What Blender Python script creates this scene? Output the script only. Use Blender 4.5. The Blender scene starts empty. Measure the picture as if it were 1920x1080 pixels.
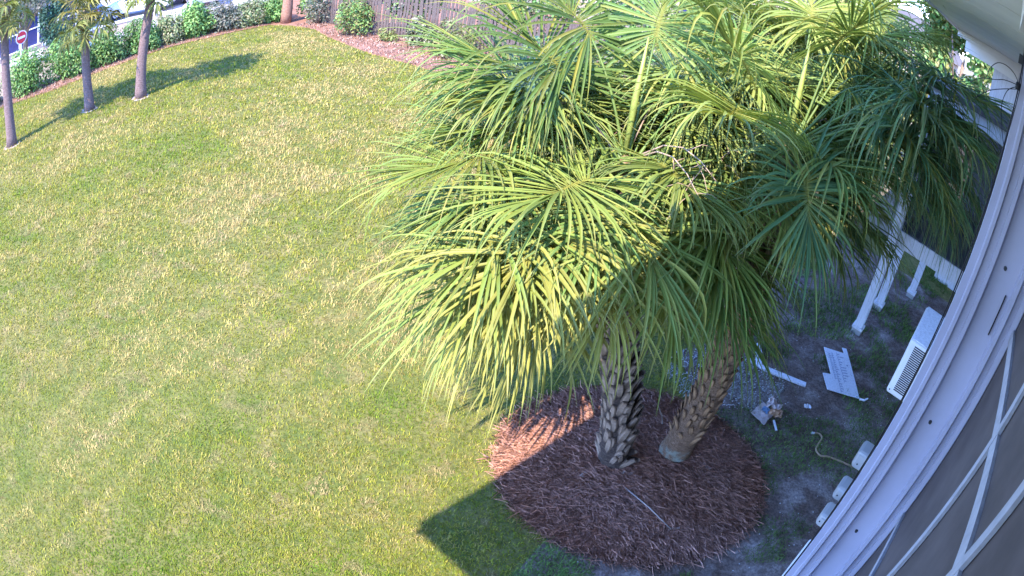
import bpy, math, random
import numpy as np
from mathutils import Vector, Matrix

R = math.radians
sc = bpy.context.scene
COL = sc.collection

# ------------------------------------------------------------------ camera
CAM_H = 5.5
cd = bpy.data.cameras.new('camera')
cam = bpy.data.objects.new('camera', cd)
COL.objects.link(cam)
cd.type = 'PANO'
cd.panorama_type = 'FISHEYE_LENS_POLYNOMIAL'       # wide surveillance lens with barrel distortion
cd.sensor_fit = 'HORIZONTAL'
cd.sensor_width = 36.0
cd.sensor_height = 20.25
cd.fisheye_fov = R(179)
q = (1920 / 36.0) / 1330.0
cd.fisheye_polynomial_k0 = 0.0
cd.fisheye_polynomial_k1 = -q
cd.fisheye_polynomial_k2 = 0.0
cd.fisheye_polynomial_k3 = -0.3 * q ** 3
cd.fisheye_polynomial_k4 = 0.0
cd.clip_start = 0.01
cd.clip_end = 2000
PITCH, ROLL = R(33.0), R(-9.0)
nad = Vector((math.sin(ROLL) * math.cos(PITCH), -math.cos(ROLL) * math.cos(PITCH), -math.sin(PITCH)))
up = -nad
fw = (Vector((0, 0, -1)) - up * (-up.z)).normalized()
rt = fw.cross(up)
M = Matrix((rt, fw, up)).to_4x4()
M.translation = Vector((0, 0, CAM_H))
cam.matrix_world = M
sc.camera = cam

# ------------------------------------------------------------------ world, sun, exposure
SHADOW_AZ, SUN_EL = 21.5, 49.0
w = bpy.data.worlds.new('World')
sc.world = w
w.use_nodes = True
nt = w.node_tree
nt.nodes.clear()
sky = nt.nodes.new('ShaderNodeTexSky')
sky.sky_type = 'NISHITA'
sky.sun_disc = False
sky.sun_elevation = R(SUN_EL)
sky.sun_rotation = R(SHADOW_AZ + 180)
sky.air_density = 1.0
sky.dust_density = 0.1
sky.ozone_density = 8.0
bg = nt.nodes.new('ShaderNodeBackground')
bg.inputs[1].default_value = 0.15
wo = nt.nodes.new('ShaderNodeOutputWorld')
nt.links.new(sky.outputs[0], bg.inputs[0])
nt.links.new(bg.outputs[0], wo.inputs[0])

sl = bpy.data.lights.new('sun', 'SUN')
sl.energy = 2.1
sl.angle = R(0.5)
sl.color = (1.0, 0.88, 0.60)
sun = bpy.data.objects.new('sun', sl)
COL.objects.link(sun)
d = Vector((math.sin(R(SHADOW_AZ)) * math.cos(R(SUN_EL)), math.cos(R(SHADOW_AZ)) * math.cos(R(SUN_EL)), -math.sin(R(SUN_EL))))
sun.rotation_euler = d.to_track_quat('-Z', 'Y').to_euler()
sun.location = (-10, -20, 30)

vs = sc.view_settings
vs.view_transform = 'Standard'
vs.look = 'None'
vs.exposure = 2.85
vs.gamma = 1.0
vs.use_white_balance = True          # the camera's bluish white balance
vs.white_balance_temperature = 5400
vs.white_balance_tint = 29
vs.use_curve_mapping = False
sc.cycles.max_bounces = 8
sc.cycles.transparent_max_bounces = 12

# ------------------------------------------------------------------ helpers
def set_props(o, label=None, cat=None, group=None, kind=None):
    if label: o['label'] = label
    if cat: o['category'] = cat
    if group: o['group'] = group
    if kind: o['kind'] = kind
    return o

def link(name, me, mat=None, parent=None, **kw):
    o = bpy.data.objects.new(name, me)
    COL.objects.link(o)
    if mat is not None and me is not None and len(me.materials) == 0:
        me.materials.append(mat)
    if parent is not None:
        o.parent = parent
    return set_props(o, **kw)

def empty(name, loc, label, cat, group=None, rz=0.0):
    o = bpy.data.objects.new(name, None)
    COL.objects.link(o)
    o.location = loc
    o.rotation_euler = (0, 0, rz)
    o.empty_display_size = 0.1
    return set_props(o, label, cat, group)

def smooth_path(pts, n=6):
    out = []
    P_ = [Vector(p) for p in pts]
    for i in range(len(P_) - 1):
        p0, p1, p2, p3 = P_[max(i-1, 0)], P_[i], P_[i+1], P_[min(i+2, len(P_)-1)]
        for k in range(n):
            t = k / n
            out.append(.5 * ((2*p1) + (p2-p0)*t + (2*p0-5*p1+4*p2-p3)*t*t + (3*p1-p0-3*p2+p3)*t**3))
    out.append(P_[-1]); return out

class MB:
    """collects geometry for ONE mesh"""
    def __init__(s):
        s.v = []; s.f = []; s.c = []
    def add(s, vs, fs, col=None):
        b = len(s.v)
        s.v += [tuple(p) for p in vs]
        s.f += [tuple(b + i for i in f) for f in fs]
        s.c += [col or (1, 1, 1)] * len(vs)
    def box(s, lo, hi, m=None, col=None):
        x0, y0, z0 = lo; x1, y1, z1 = hi
        vs = [(x0,y0,z0),(x1,y0,z0),(x1,y1,z0),(x0,y1,z0),(x0,y0,z1),(x1,y0,z1),(x1,y1,z1),(x0,y1,z1)]
        if m: vs = [m @ Vector(p) for p in vs]
        s.add(vs, [(0,3,2,1),(4,5,6,7),(0,1,5,4),(1,2,6,5),(2,3,7,6),(3,0,4,7)], col)
    def tube(s, pts, rad, n=8, caps=True, col=None, jit=0.0, rnd=None):
        pts = [Vector(p) for p in pts]
        if not hasattr(rad, '__len__'): rad = [rad] * len(pts)
        vs = []; fs = []
        ref = Vector((0.123, 0.97, 0.2))
        for i, p in enumerate(pts):
            t = (pts[min(i+1, len(pts)-1)] - pts[max(i-1, 0)]).normalized()
            a = t.cross(ref)
            if a.length < 1e-3: a = t.cross(Vector((1, 0, 0)))
            a.normalize(); b = t.cross(a)
            for k in range(n):
                an = 2 * math.pi * k / n
                r = rad[i] * (1 + (rnd.uniform(-jit, jit) if rnd else 0))
                vs.append(p + (a * math.cos(an) + b * math.sin(an)) * r)
        for i in range(len(pts) - 1):
            for k in range(n):
                k2 = (k + 1) % n
                fs.append((i*n+k, i*n+k2, (i+1)*n+k2, (i+1)*n+k))
        if caps:
            fs.append(tuple(range(n))[::-1]); fs.append(tuple((len(pts)-1)*n + k for k in range(n)))
        s.add(vs, fs, col)
    def prism(s, poly, z0, z1, m=None, col=None):
        n = len(poly)
        vs = [Vector((x, y, z0)) for x, y in poly] + [Vector((x, y, z1)) for x, y in poly]
        if m: vs = [m @ p for p in vs]
        fs = [tuple(range(n))[::-1], tuple(range(n, 2*n))] + [(i, (i+1) % n, n+(i+1) % n, n+i) for i in range(n)]
        s.add(vs, fs, col)
    def mesh(s, name, smooth=False):
        me = bpy.data.meshes.new(name)
        me.from_pydata(s.v, [], s.f)
        if any(c != (1, 1, 1) for c in s.c):
            at = me.color_attributes.new('Col', 'FLOAT_COLOR', 'POINT')
            a = np.ones((len(s.c), 4), np.float32); a[:, :3] = np.array(s.c, np.float32)
            at.data.foreach_set('color', a.ravel())
        if smooth: me.polygons.foreach_set('use_smooth', [True] * len(me.polygons))
        me.update()
        return me
    def build(s, name, mat, parent=None, smooth=False, bevel=0.0, **kw):
        o = link(name, s.mesh(name, smooth), mat, parent, **kw)
        if bevel:
            b = o.modifiers.new('bevel', 'BEVEL'); b.width = bevel; b.segments = 2; b.limit_method = 'ANGLE'
        return o

def np_mesh(name, V, F, C=None, smooth=False):
    """V (n,3), F (m,k) same k, C (n,3)"""
    V = np.asarray(V, np.float32); F = np.asarray(F, np.int32)
    me = bpy.data.meshes.new(name)
    me.vertices.add(len(V)); me.vertices.foreach_set('co', V.ravel())
    k = F.shape[1]
    me.loops.add(F.size); me.loops.foreach_set('vertex_index', F.ravel())
    me.polygons.add(len(F))
    me.polygons.foreach_set('loop_start', np.arange(0, F.size, k, dtype=np.int32))
    me.polygons.foreach_set('loop_total', np.full(len(F), k, np.int32))
    if smooth: me.polygons.foreach_set('use_smooth', np.ones(len(F), bool))
    if C is not None:
        at = me.color_attributes.new('Col', 'FLOAT_COLOR', 'POINT')
        a = np.ones((len(V), 4), np.float32); a[:, :3] = C
        at.data.foreach_set('color', a.ravel())
    me.update(calc_edges=True)
    return me

# ------------------------------------------------------------------ materials
class NM:
    def __init__(s, name):
        s.m = bpy.data.materials.new(name); s.m.use_nodes = True
        s.t = s.m.node_tree; s.t.nodes.clear()
        s.out = s.n('ShaderNodeOutputMaterial')
    def n(s, typ, **kw):
        nd = s.t.nodes.new(typ)
        for k, v in kw.items(): setattr(nd, k, v)
        return nd
    def l(s, a, b): s.t.links.new(a, b)
    def noise(s, scale, detail=4, rough=0.55, vec=None, dist=0.0):
        nd = s.n('ShaderNodeTexNoise'); nd.inputs['Scale'].default_value = scale
        nd.inputs['Detail'].default_value = detail; nd.inputs['Roughness'].default_value = rough
        nd.inputs['Distortion'].default_value = dist
        if vec is not None: s.l(vec, nd.inputs['Vector'])
        return nd.outputs['Fac']
    def ramp(s, fac, stops):
        nd = s.n('ShaderNodeValToRGB'); cr = nd.color_ramp
        while len(cr.elements) < len(stops): cr.elements.new(0.5)
        for e, (p, c) in zip(cr.elements, stops):
            e.position = p; e.color = (*c, 1) if len(c) == 3 else c
        s.l(fac, nd.inputs[0]); return nd.outputs[0]
    def mix(s, a, b, fac, mode='MIX'):
        nd = s.n('ShaderNodeMix', data_type='RGBA', blend_type=mode)
        for sock, v in ((nd.inputs[6], a), (nd.inputs[7], b)):
            if isinstance(v, tuple): sock.default_value = (*v, 1)
            else: s.l(v, sock)
        if isinstance(fac, float): nd.inputs[0].default_value = fac
        else: s.l(fac, nd.inputs[0])
        return nd.outputs[2]
    def coord(s, which='Object', scale=None):
        tc = s.n('ShaderNodeTexCoord').outputs[which]
        if scale:
            mp = s.n('ShaderNodeMapping'); mp.inputs['Scale'].default_value = scale
            s.l(tc, mp.inputs[0]); return mp.outputs[0]
        return tc
    def pos(s):
        return s.n('ShaderNodeNewGeometry').outputs['Position']
    def bsdf(s, col, rough=0.7, spec=0.3, bump=None, bstr=0.3, bdist=0.02, metal=0.0, emit=None):
        b = s.n('ShaderNodeBsdfPrincipled')
        if isinstance(col, tuple): b.inputs['Base Color'].default_value = (*col, 1)
        else: s.l(col, b.inputs['Base Color'])
        if isinstance(rough, float): b.inputs['Roughness'].default_value = rough
        else: s.l(rough, b.inputs['Roughness'])
        b.inputs['Specular IOR Level'].default_value = spec
        b.inputs['Metallic'].default_value = metal
        if bump is not None:
            bp = s.n('ShaderNodeBump'); bp.inputs['Strength'].default_value = bstr; bp.inputs['Distance'].default_value = bdist
            s.l(bump, bp.inputs['Height']); s.l(bp.outputs[0], b.inputs['Normal'])
        s.l(b.outputs[0], s.out.inputs[0])
        return b

def simple(name, col, rough=0.6, var=0.12, scale=6.0, spec=0.3, metal=0.0, bstr=0.15):
    k = NM(name)
    f = k.noise(scale, 5, 0.6, k.coord())
    c = k.ramp(f, [(0.25, tuple(x * (1 - var) for x in col)), (0.75, tuple(min(1, x * (1 + var)) for x in col))])
    k.bsdf(c, rough, spec, f, bstr, 0.01, metal)
    return k.m

def leaf_mat(name, trans=0.3, rough=0.45, spec=0.35, tint=(1.0, 1.0, 0.75)):
    k = NM(name)
    a = k.n('ShaderNodeAttribute', attribute_name='Col').outputs['Color']
    oi = k.n('ShaderNodeObjectInfo').outputs['Random']
    hs = k.n('ShaderNodeHueSaturation')
    mr = k.n('ShaderNodeMapRange'); mr.inputs[3].default_value = 0.85; mr.inputs[4].default_value = 1.15
    k.l(oi, mr.inputs[0]); k.l(mr.outputs[0], hs.inputs['Value']); k.l(a, hs.inputs['Color'])
    c = hs.outputs[0]
    b = k.bsdf(c, rough, spec)
    tr = k.n('ShaderNodeBsdfTranslucent')
    tc = k.mix(c, tint, 1.0, 'MULTIPLY')
    k.l(tc, tr.inputs[0])
    ms = k.n('ShaderNodeMixShader'); ms.inputs[0].default_value = trans
    k.l(b.outputs[0], ms.inputs[1]); k.l(tr.outputs[0], ms.inputs[2]); k.l(ms.outputs[0], k.out.inputs[0])
    return k.m

def attr_mat(name, rough=0.8, spec=0.15, scale=30.0, bstr=0.3):
    k = NM(name)
    a = k.n('ShaderNodeAttribute', attribute_name='Col').outputs['Color']
    f = k.noise(scale, 4, 0.6, k.coord())
    c = k.mix(a, k.ramp(f, [(0.3, (0.7, 0.7, 0.7)), (0.7, (1.15, 1.15, 1.15))]), 1.0, 'MULTIPLY')
    k.bsdf(c, rough, spec, f, bstr, 0.01)
    return k.m

def lawn_material():
    k = NM('lawn_turf')
    p = k.pos()
    big = k.noise(0.35, 3, 0.6, p)
    mid = k.noise(2.2, 5, 0.65, p)
    fine = k.noise(14.0, 5, 0.7, p)
    c1 = k.ramp(big, [(0.35, (0.12, 0.15, 0.032)), (0.65, (0.19, 0.175, 0.055))])
    c2 = k.ramp(mid, [(0.38, (0.07, 0.10, 0.018)), (0.52, (0.13, 0.13, 0.032)), (0.68, (0.24, 0.185, 0.075))])
    c = k.mix(c1, c2, 0.55)
    c = k.mix(c, k.ramp(fine, [(0.3, (0.45, 0.5, 0.42)), (0.52, (1, 1, 1)), (0.72, (1.5, 1.4, 1.25))]), 0.85, 'MULTIPLY')
    k.bsdf(c, 0.9, 0.1, fine, 0.9, 0.04)
    return k.m

def soil_material():
    k = NM('side_yard_soil')
    p = k.pos()
    a = k.noise(1.1, 5, 0.6, p); b = k.noise(4.0, 6, 0.7, p); f = k.noise(26.0, 5, 0.75, p)
    c = k.ramp(a, [(0.38, (0.12, 0.08, 0.058)), (0.54, (0.18, 0.13, 0.10)), (0.68, (0.42, 0.36, 0.31))])
    c = k.mix(c, k.ramp(b, [(0.46, (0.10, 0.07, 0.05)), (0.68, (0.36, 0.31, 0.27))]), 0.45)
    c = k.mix(c, k.ramp(f, [(0.32, (0.35, 0.35, 0.36)), (0.5, (1, 1, 1)), (0.7, (1.7, 1.65, 1.6))]), 0.8, 'MULTIPLY')
    k.bsdf(c, 0.95, 0.1, f, 0.8, 0.03)
    return k.m

def straw_material(name, ca, cb, cc):
    k = NM(name)
    p = k.pos()
    a = k.noise(2.0, 4, 0.6, p); f = k.noise(38.0, 6, 0.75, p, 1.5)
    c = k.mix(k.ramp(a, [(0.35, ca), (0.65, cb)]), k.ramp(f, [(0.3, (0.3, 0.26, 0.25)), (0.5, (0.9, 0.9, 0.9)), (0.72, cc)]), 0.9, 'MULTIPLY')
    k.bsdf(c, 0.9, 0.15, f, 0.9, 0.03)
    return k.m

def asphalt_material():
    k = NM('pale_road')
    p = k.pos()
    a = k.noise(0.5, 4, 0.6, p); f = k.noise(20, 5, 0.7, p)
    c = k.mix(k.ramp(a, [(0.3, (0.40, 0.37, 0.36)), (0.7, (0.52, 0.48, 0.46))]), k.ramp(f, [(0.3, (0.8, 0.8, 0.8)), (0.7, (1.1, 1.1, 1.1))]), 1.0, 'MULTIPLY')
    k.bsdf(c, 0.9, 0.2, f, 0.3, 0.01)
    return k.m

def trunk_material(name, c0, c1, ring=26.0, lichen=False):
    k = NM(name)
    co = k.coord('Object', (1, 1, 1))
    st = k.noise(ring, 5, 0.7, k.coord('Object', (0.6, 0.6, 2.2)))
    f = k.noise(60.0, 5, 0.7, co)
    c = k.mix(k.ramp(st, [(0.32, c0), (0.68, c1)]), k.ramp(f, [(0.3, (0.6, 0.6, 0.6)), (0.7, (1.25, 1.25, 1.25))]), 1.0, 'MULTIPLY')
    if lichen:      # pale green lichen crust on the swollen foot
        sx = k.n('ShaderNodeSeparateXYZ'); k.l(co, sx.inputs[0])
        ln = k.noise(7.0, 5, 0.65, co)
        ad = k.n('ShaderNodeMath', operation='MULTIPLY_ADD'); k.l(sx.outputs[2], ad.inputs[0]); ad.inputs[1].default_value = -0.9; k.l(ln, ad.inputs[2])
        c = k.mix(c, (0.31, 0.34, 0.25), k.ramp(ad.outputs[0], [(0.24, (0, 0, 0)), (0.45, (.9, .9, .9))]))
    k.bsdf(c, 0.92, 0.12, st, 0.8, 0.03)
    return k.m

MAT = {}
MAT['lawn'] = lawn_material()
MAT['soil'] = soil_material()
MAT['straw'] = straw_material('pine_straw_bed', (0.30, 0.15, 0.10), (0.40, 0.22, 0.155), (1.5, 1.35, 1.2))
MAT['mulch'] = straw_material('red_mulch', (0.26, 0.13, 0.08), (0.36, 0.20, 0.13), (1.5, 1.35, 1.2))
MAT['road'] = asphalt_material()
MAT['ground'] = simple('far_ground', (0.24, 0.2, 0.13), 0.95, 0.35, 0.4, 0.1)
MAT['grass'] = leaf_mat('grass_blades', 0.28, 0.8, 0.04, (1.05, 1.0, 0.55))
MAT['needle'] = attr_mat('pine_needles', 0.7, 0.25)
MAT['frond'] = leaf_mat('palm_frond', 0.30, 0.5, 0.22, (1.1, 1.05, 0.45))
MAT['petiole'] = attr_mat('palm_petiole', 0.5, 0.4, 12.0)
MAT['leaf'] = leaf_mat('shrub_leaves', 0.25, 0.5, 0.3, (1.0, 1.05, 0.6))
MAT['bark'] = trunk_material('palm_bark', (0.05, 0.035, 0.025), (0.14, 0.10, 0.075))
MAT['bark2'] = trunk_material('palm_bark_brown', (0.15, 0.085, 0.045), (0.34, 0.21, 0.12), 34.0, True)
MAT['farbark'] = trunk_material('far_palm_bark', (0.13, 0.085, 0.075), (0.27, 0.19, 0.165), 18.0)
MAT['redbark'] = trunk_material('red_bark', (0.25, 0.12, 0.07), (0.42, 0.24, 0.16), 14.0)
MAT['gravel'] = straw_material('gravel_sand', (0.30, 0.29, 0.28), (0.46, 0.44, 0.42), (1.6, 1.6, 1.6))
MAT['gravelstone'] = simple('pale_pebble', (0.55, 0.53, 0.5), 0.8, 0.3, 40)
MAT['twig'] = simple('twig', (0.24, 0.17, 0.12), 0.85, 0.3, 20)
MAT['boot'] = attr_mat('leaf_boot', 0.85, 0.15, 24.0, 0.5)
def vinyl_mat():
    k = NM('white_vinyl')
    co = k.coord()
    a = k.noise(3.0, 5, .6, k.coord('Object', (14, 14, .8))); f = k.noise(30.0, 4, .6, co)
    c = k.ramp(a, [(.3, (.5, .49, .49)), (.55, (.64, .64, .65)), (.8, (.7, .7, .71))])
    c = k.mix(c, k.ramp(f, [(.28, (.72, .7, .68)), (.42, (1, 1, 1))]), 1.0, 'MULTIPLY')
    k.bsdf(c, .5, .35, a, .04, .005)
    return k.m
MAT['white'] = vinyl_mat()
MAT['jamb'] = simple('shade_tinted_white_vinyl', (0.40, 0.40, 0.49), 0.5, 0.10, 5.0, 0.35, 0, 0.04)  # white vinyl with the eave's shade and sky's blue put into its colour
MAT['cream'] = simple('cream_paint', (0.60, 0.58, 0.53), 0.55, 0.07, 2.5, 0.35, 0, 0.05)
MAT['soffit'] = simple('soffit_paint', (0.74, 0.73, 0.69), 0.7, 0.08, 2.0, 0.3, 0, 0.05)
MAT['screen'] = simple('window_screen', (0.075, 0.062, 0.058), 0.8, 0.3, 9.0, 0.25, 0, 0.1)
MAT['strip'] = simple('pale_strip', (0.30, 0.30, 0.315), 0.75, 0.18, 40.0, 0.2)
MAT['dark'] = simple('dark_screen', (0.035, 0.037, 0.04), 0.6, 0.2, 8.0)
MAT['black'] = simple('black_rubber', (0.012, 0.012, 0.014), 0.5, 0.2, 8.0)
MAT['fence'] = simple('weathered_fence', (0.115, 0.092, 0.078), 0.9, 0.35, 9.0, 0.1, 0, 0.4)
MAT['shingle'] = simple('roof_shingle', (0.11, 0.1, 0.095), 0.95, 0.3, 18.0, 0.1, 0, 0.5)
MAT['hose'] = simple('tan_hose', (0.36, 0.24, 0.14), 0.55, 0.1, 8)
MAT['greenhose'] = simple('green_hose', (0.03, 0.16, 0.12), 0.5, 0.1, 8)
MAT['paper'] = simple('soggy_paper', (0.46, 0.37, 0.32), 0.9, 0.25, 9.0, 0.1, 0, 0.3)
MAT['paper2'] = simple('orange_paper', (0.42, 0.25, 0.14), 0.9, 0.3, 14.0, 0.1)
MAT['bluepaper'] = simple('blue_print', (0.16, 0.24, 0.34), 0.9, 0.3, 14.0, 0.1)
MAT['ink'] = simple('faded_ink', (0.27, 0.29, 0.36), 0.8, 0.15, 20.0)
MAT['stick'] = simple('pale_stick', (0.38, 0.30, 0.24), 0.8, 0.2, 20)
MAT['red'] = simple('red_sign', (0.55, 0.04, 0.05), 0.5, 0.1, 8)
MAT['signwhite'] = simple('sign_white', (0.78, 0.76, 0.75), 0.5, 0.05, 8)
MAT['glass'] = simple('blue_window_glass', (0.03, 0.035, 0.12), 0.12, 0.2, 2.0, 0.6)
MAT['silver'] = simple('silver_car_paint', (0.5, 0.5, 0.53), 0.25, 0.05, 3.0, 0.5, 0.4, 0.0)
MAT['bluecar'] = simple('blue_car_paint', (0.08, 0.1, 0.32), 0.25, 0.05, 3.0, 0.5, 0.3, 0.0)
MAT['whitecar'] = simple('white_car_paint', (0.72, 0.72, 0.74), 0.3, 0.04, 3.0, 0.5, 0.0, 0.0)
MAT['carglass'] = simple('car_glass', (0.02, 0.022, 0.028), 0.1, 0.1, 3.0, 0.6)
MAT['tyre'] = simple('tyre_rubber', (0.02, 0.02, 0.02), 0.8, 0.1, 10)
MAT['stucco'] = simple('tan_stucco', (0.42, 0.33, 0.26), 0.9, 0.1, 5, 0.1)
MAT['orange'] = simple('orange_stucco', (0.52, 0.3, 0.17), 0.9, 0.12, 5, 0.1)
MAT['greybox'] = simple('grey_utility_box', (0.36, 0.35, 0.32), 0.5, 0.07, 5, 0.35)
MAT['yellow'] = simple('yellow_plastic', (0.7, 0.5, 0.06), 0.5, 0.1, 5)

# ------------------------------------------------------------------ wall frame (s along the house wall, t out of it)
AZ = R(41.0)
S = Vector((math.sin(AZ), math.cos(AZ), 0)); T = Vector((-math.cos(AZ), math.sin(AZ), 0))
def st(s, t, z=0.0): return S * s + T * t + Vector((0, 0, z))
WM = Matrix(((S.x, T.x, 0, 0), (S.y, T.y, 0, 0), (0, 0, 1, 0), (0, 0, 0, 1)))   # (s,t,z) -> world

# ------------------------------------------------------------------ ground
def sheet(name, poly, z, mat, **kw):
    b = MB(); b.add([(x, y, z) for x, y in poly], [tuple(range(len(poly)))])
    return b.build(name, mat, None, **kw)

sheet('ground', [(-400, -400), (400, -400), (400, 400), (-400, 400)], -0.03, MAT['ground'], label='sandy ground beyond the lawn', kind='structure')
HEDGE = [(-24.5, 10.6), (-18.79, 15.27), (-17.1, 16.6), (-15.9, 18.7), (-14.6, 21.2), (-13.0, 23.0), (-11.41, 24.82)]
BEDEDGE = [(-10.22, 24.69), (-8.88, 24.03), (-7.9, 22.8), (-7.04, 21.95), (-5.44, 20.48), (-4.21, 19.78), (-3.44, 19.27), (-1.0, 17.8), (3.0, 15.8), (8.0, 13.5)]
LAWN = [(-60, -30)] + [(-60, 0)] + HEDGE + BEDEDGE + [(14, 12), (14, -30)]
sheet('lawn', LAWN, 0.0, MAT['lawn'], label='sunlit olive green lawn with straw coloured patches', kind='structure')
sheet('far_bed', BEDEDGE + [(12, 20), (8, 30), (-6, 34), (-14, 31), (-13.2, 25.6), (-11.6, 24.9)], -0.012, MAT['mulch'], label='reddish mulch bed along the picket fence', kind='structure')
# strip of mulch under the hedge
hb = MB()
for i in range(len(HEDGE) - 1):
    a, b2 = Vector((*HEDGE[i], 0)), Vector((*HEDGE[i+1], 0))
    n = Vector((-(b2 - a).y, (b2 - a).x, 0)).normalized()
    zz = Vector((0, 0, .006 + .003 * i))
    hb.add([a - n * 0.15 + zz, b2 - n * 0.15 + zz, b2 + n * 1.7 + zz, a + n * 1.7 + zz], [(0, 1, 2, 3)])
hb.build('hedge_bed', MAT['mulch'], None, label='pinkish mulch strip under the hedge', kind='structure')
sheet('road', [(-70, 6), (-45, 13), (-27, 19.5), (-19.5, 23.8), (-15.5, 26.8), (-12, 29.5), (-6, 40), (-40, 70), (-100, 40)], -0.02, MAT['road'], label='pale concrete road and car park beyond the hedge', kind='structure')

rnd = random.Random(7)
edge = []
for i in range(30):
    s_ = -3 + i * 0.6
    t_ = 2.05 + 0.22 * math.sin(i * 1.3) + rnd.uniform(-.15, .15)
    if s_ > 6.6: t_ = 3.0 + 0.3 * math.sin(i * 0.9) + rnd.uniform(-.2, .2)
    p = st(s_, t_); edge.append((p.x, p.y))
p0 = st(14.4, -4); p1 = st(-3, -4)
sheet('side_yard', edge + [(p0.x, p0.y), (p1.x, p1.y)], 0.005, MAT['soil'], label='shaded bare soil and sparse weeds beside the house wall', kind='structure')

# round pine straw bed
BC = (1.68, 5.2); BRX, BRY = 1.51, 1.31
def bed_h(r): return 0.015 + 0.10 * max(0.0, 1 - r * r) ** 0.7
g = np.random.default_rng(3)
NR, NA = 12, 56
V = [(BC[0], BC[1], bed_h(0))]; F = []
for i in range(1, NR + 1):
    for k in range(NA):
        an = 2 * math.pi * k / NA
        rr = i / NR
        wob = 1 + (0.025 * math.sin(5 * an + 1) + 0.02 * math.sin(11 * an)) * rr
        z = bed_h(rr) + g.uniform(-.006, .006) if i < NR else -0.02
        V.append((BC[0] + BRX * rr * wob * math.cos(an), BC[1] + BRY * rr * wob * math.sin(an), z))
for k in range(NA): F.append((0, 1 + k, 1 + (k + 1) % NA))
for i in range(NR - 1):
    for k in range(NA):
        a = 1 + i * NA; k2 = (k + 1) % NA
        F.append((a + k, a + NA + k, a + NA + k2, a + k2))
b = MB(); b.add(V, F)
b.build('pine_straw_bed', MAT['straw'], None, True, label='round reddish pine straw bed under the two palms', kind='structure')

# flat soil strip round the bed, stands for the edge trench's dark shadow line
b = MB()
for k in range(NA):
    an, an2 = 2 * math.pi * k / NA, 2 * math.pi * (k + 1) / NA
    q4 = []
    for a_, f_ in ((an, 0.985), (an2, 0.985), (an2, 1.035), (an, 1.035)):
        wob = 1 + 0.025 * math.sin(5 * a_ + 1) + 0.02 * math.sin(11 * a_)
        q4.append((BC[0] + BRX * f_ * wob * math.cos(a_), BC[1] + BRY * f_ * wob * math.sin(a_), 0.0095))
    b.add(q4, [(0, 1, 2, 3)])
b.build('bed_edge', MAT['soil'], None, label='flat soil strip for the shadowed trench line round the pine straw bed', kind='structure')

# ------------------------------------------------------------------ blades: grass and needles (one object each, uncountable)
def blades(P, H, W, lean, az, C, curl=0.5):
    """bent tapering blades: P (n,3) roots"""
    n = len(P)
    dx, dy = np.cos(az), np.sin(az)
    px, py = -dy, dx
    V = np.empty((n, 5, 3), np.float32)
    for j, (f, wf) in enumerate(((0, 1), (0, -1), (.55, .75), (.55, -.75), (1, 0))):
        off = lean * H * (f ** (1 + curl))
        zz = H * f * np.sqrt(np.clip(1 - (lean * f) ** 2, 0.05, 1))
        V[:, j, 0] = P[:, 0] + dx * off + px * W * wf * .5
        V[:, j, 1] = P[:, 1] + dy * off + py * W * wf * .5
        V[:, j, 2] = P[:, 2] + zz
    base = (np.arange(n) * 5)[:, None]
    F = np.concatenate([base + np.array([0, 1, 3]), base + np.array([0, 3, 2]), base + np.array([2, 3, 4])], 0)
    return V.reshape(-1, 3), F, np.repeat(C, 5, 0)

def in_poly(x, y, poly):
    ins = np.zeros(len(x), bool); n = len(poly)
    for i in range(n):
        x1, y1 = poly[i]; x2, y2 = poly[(i + 1) % n]
        c = ((y1 > y) != (y2 > y)) & (x < (x2 - x1) * (y - y1) / (y2 - y1 + 1e-12) + x1)
        ins ^= c
    return ins

def vnoise(x, y, scale, seed):
    r = np.random.default_rng(seed); G = r.random((128, 128))
    u, v = x * scale + 1000.3, y * scale + 1000.7
    i, j = np.floor(u).astype(int), np.floor(v).astype(int)
    fu, fv = u - i, v - j
    fu = fu * fu * (3 - 2 * fu); fv = fv * fv * (3 - 2 * fv)
    g00, g10, g01, g11 = G[i % 128, j % 128], G[(i+1) % 128, j % 128], G[i % 128, (j+1) % 128], G[(i+1) % 128, (j+1) % 128]
    return (g00 * (1-fu) + g10 * fu) * (1-fv) + (g01 * (1-fu) + g11 * fu) * fv

g = np.random.default_rng(11)
def lawn_points(n):
    # angular wedge in front of the camera, density falling with distance
    az = g.uniform(R(-95), R(50), n); u = g.random(n)
    D = 2.2 + (29 - 2.2) * u ** 1.45
    x, y = D * np.sin(az), D * np.cos(az)
    ok = in_poly(x, y, LAWN)
    ok &= ((x - BC[0]) / (BRX * 1.05)) ** 2 + ((y - BC[1]) / (BRY * 1.05)) ** 2 > 1
    return x[ok], y[ok], D[ok]
x, y, D = lawn_points(600000)
t_ = x * T.x + y * T.y; s_ = x * S.x + y * S.y
lim = np.where(s_ > 6.6, 3.0, 2.05) + 0.3 * (vnoise(x, y, 1.5, 5) - .5)
yard = t_ < lim
weed = vnoise(x, y, 0.9, 21) * .6 + vnoise(x, y, 2.6, 22) * .4
wk = ((x - 3.55) / .75) ** 2 + ((y - 6.0) / .6) ** 2 < .6 + .8 * vnoise(x, y, 3.0, 31)
gv0 = ((x - 3.1) / .85) ** 2 + ((y - 7.1) / .65) ** 2 < .5 + vnoise(x, y, 4.0, 43)
keep = ~yard | (gv0 & (g.random(len(x)) > .35)) | (wk & (g.random(len(x)) > .15)) | (weed > 0.50 + 0.1 * g.random(len(x)))
x, y, D, yard = x[keep], y[keep], D[keep], yard[keep]
n = len(x)
big = vnoise(x, y, 0.28, 1); mid = vnoise(x, y, 1.1, 2); sm = vnoise(x, y, 4.5, 3)
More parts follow.
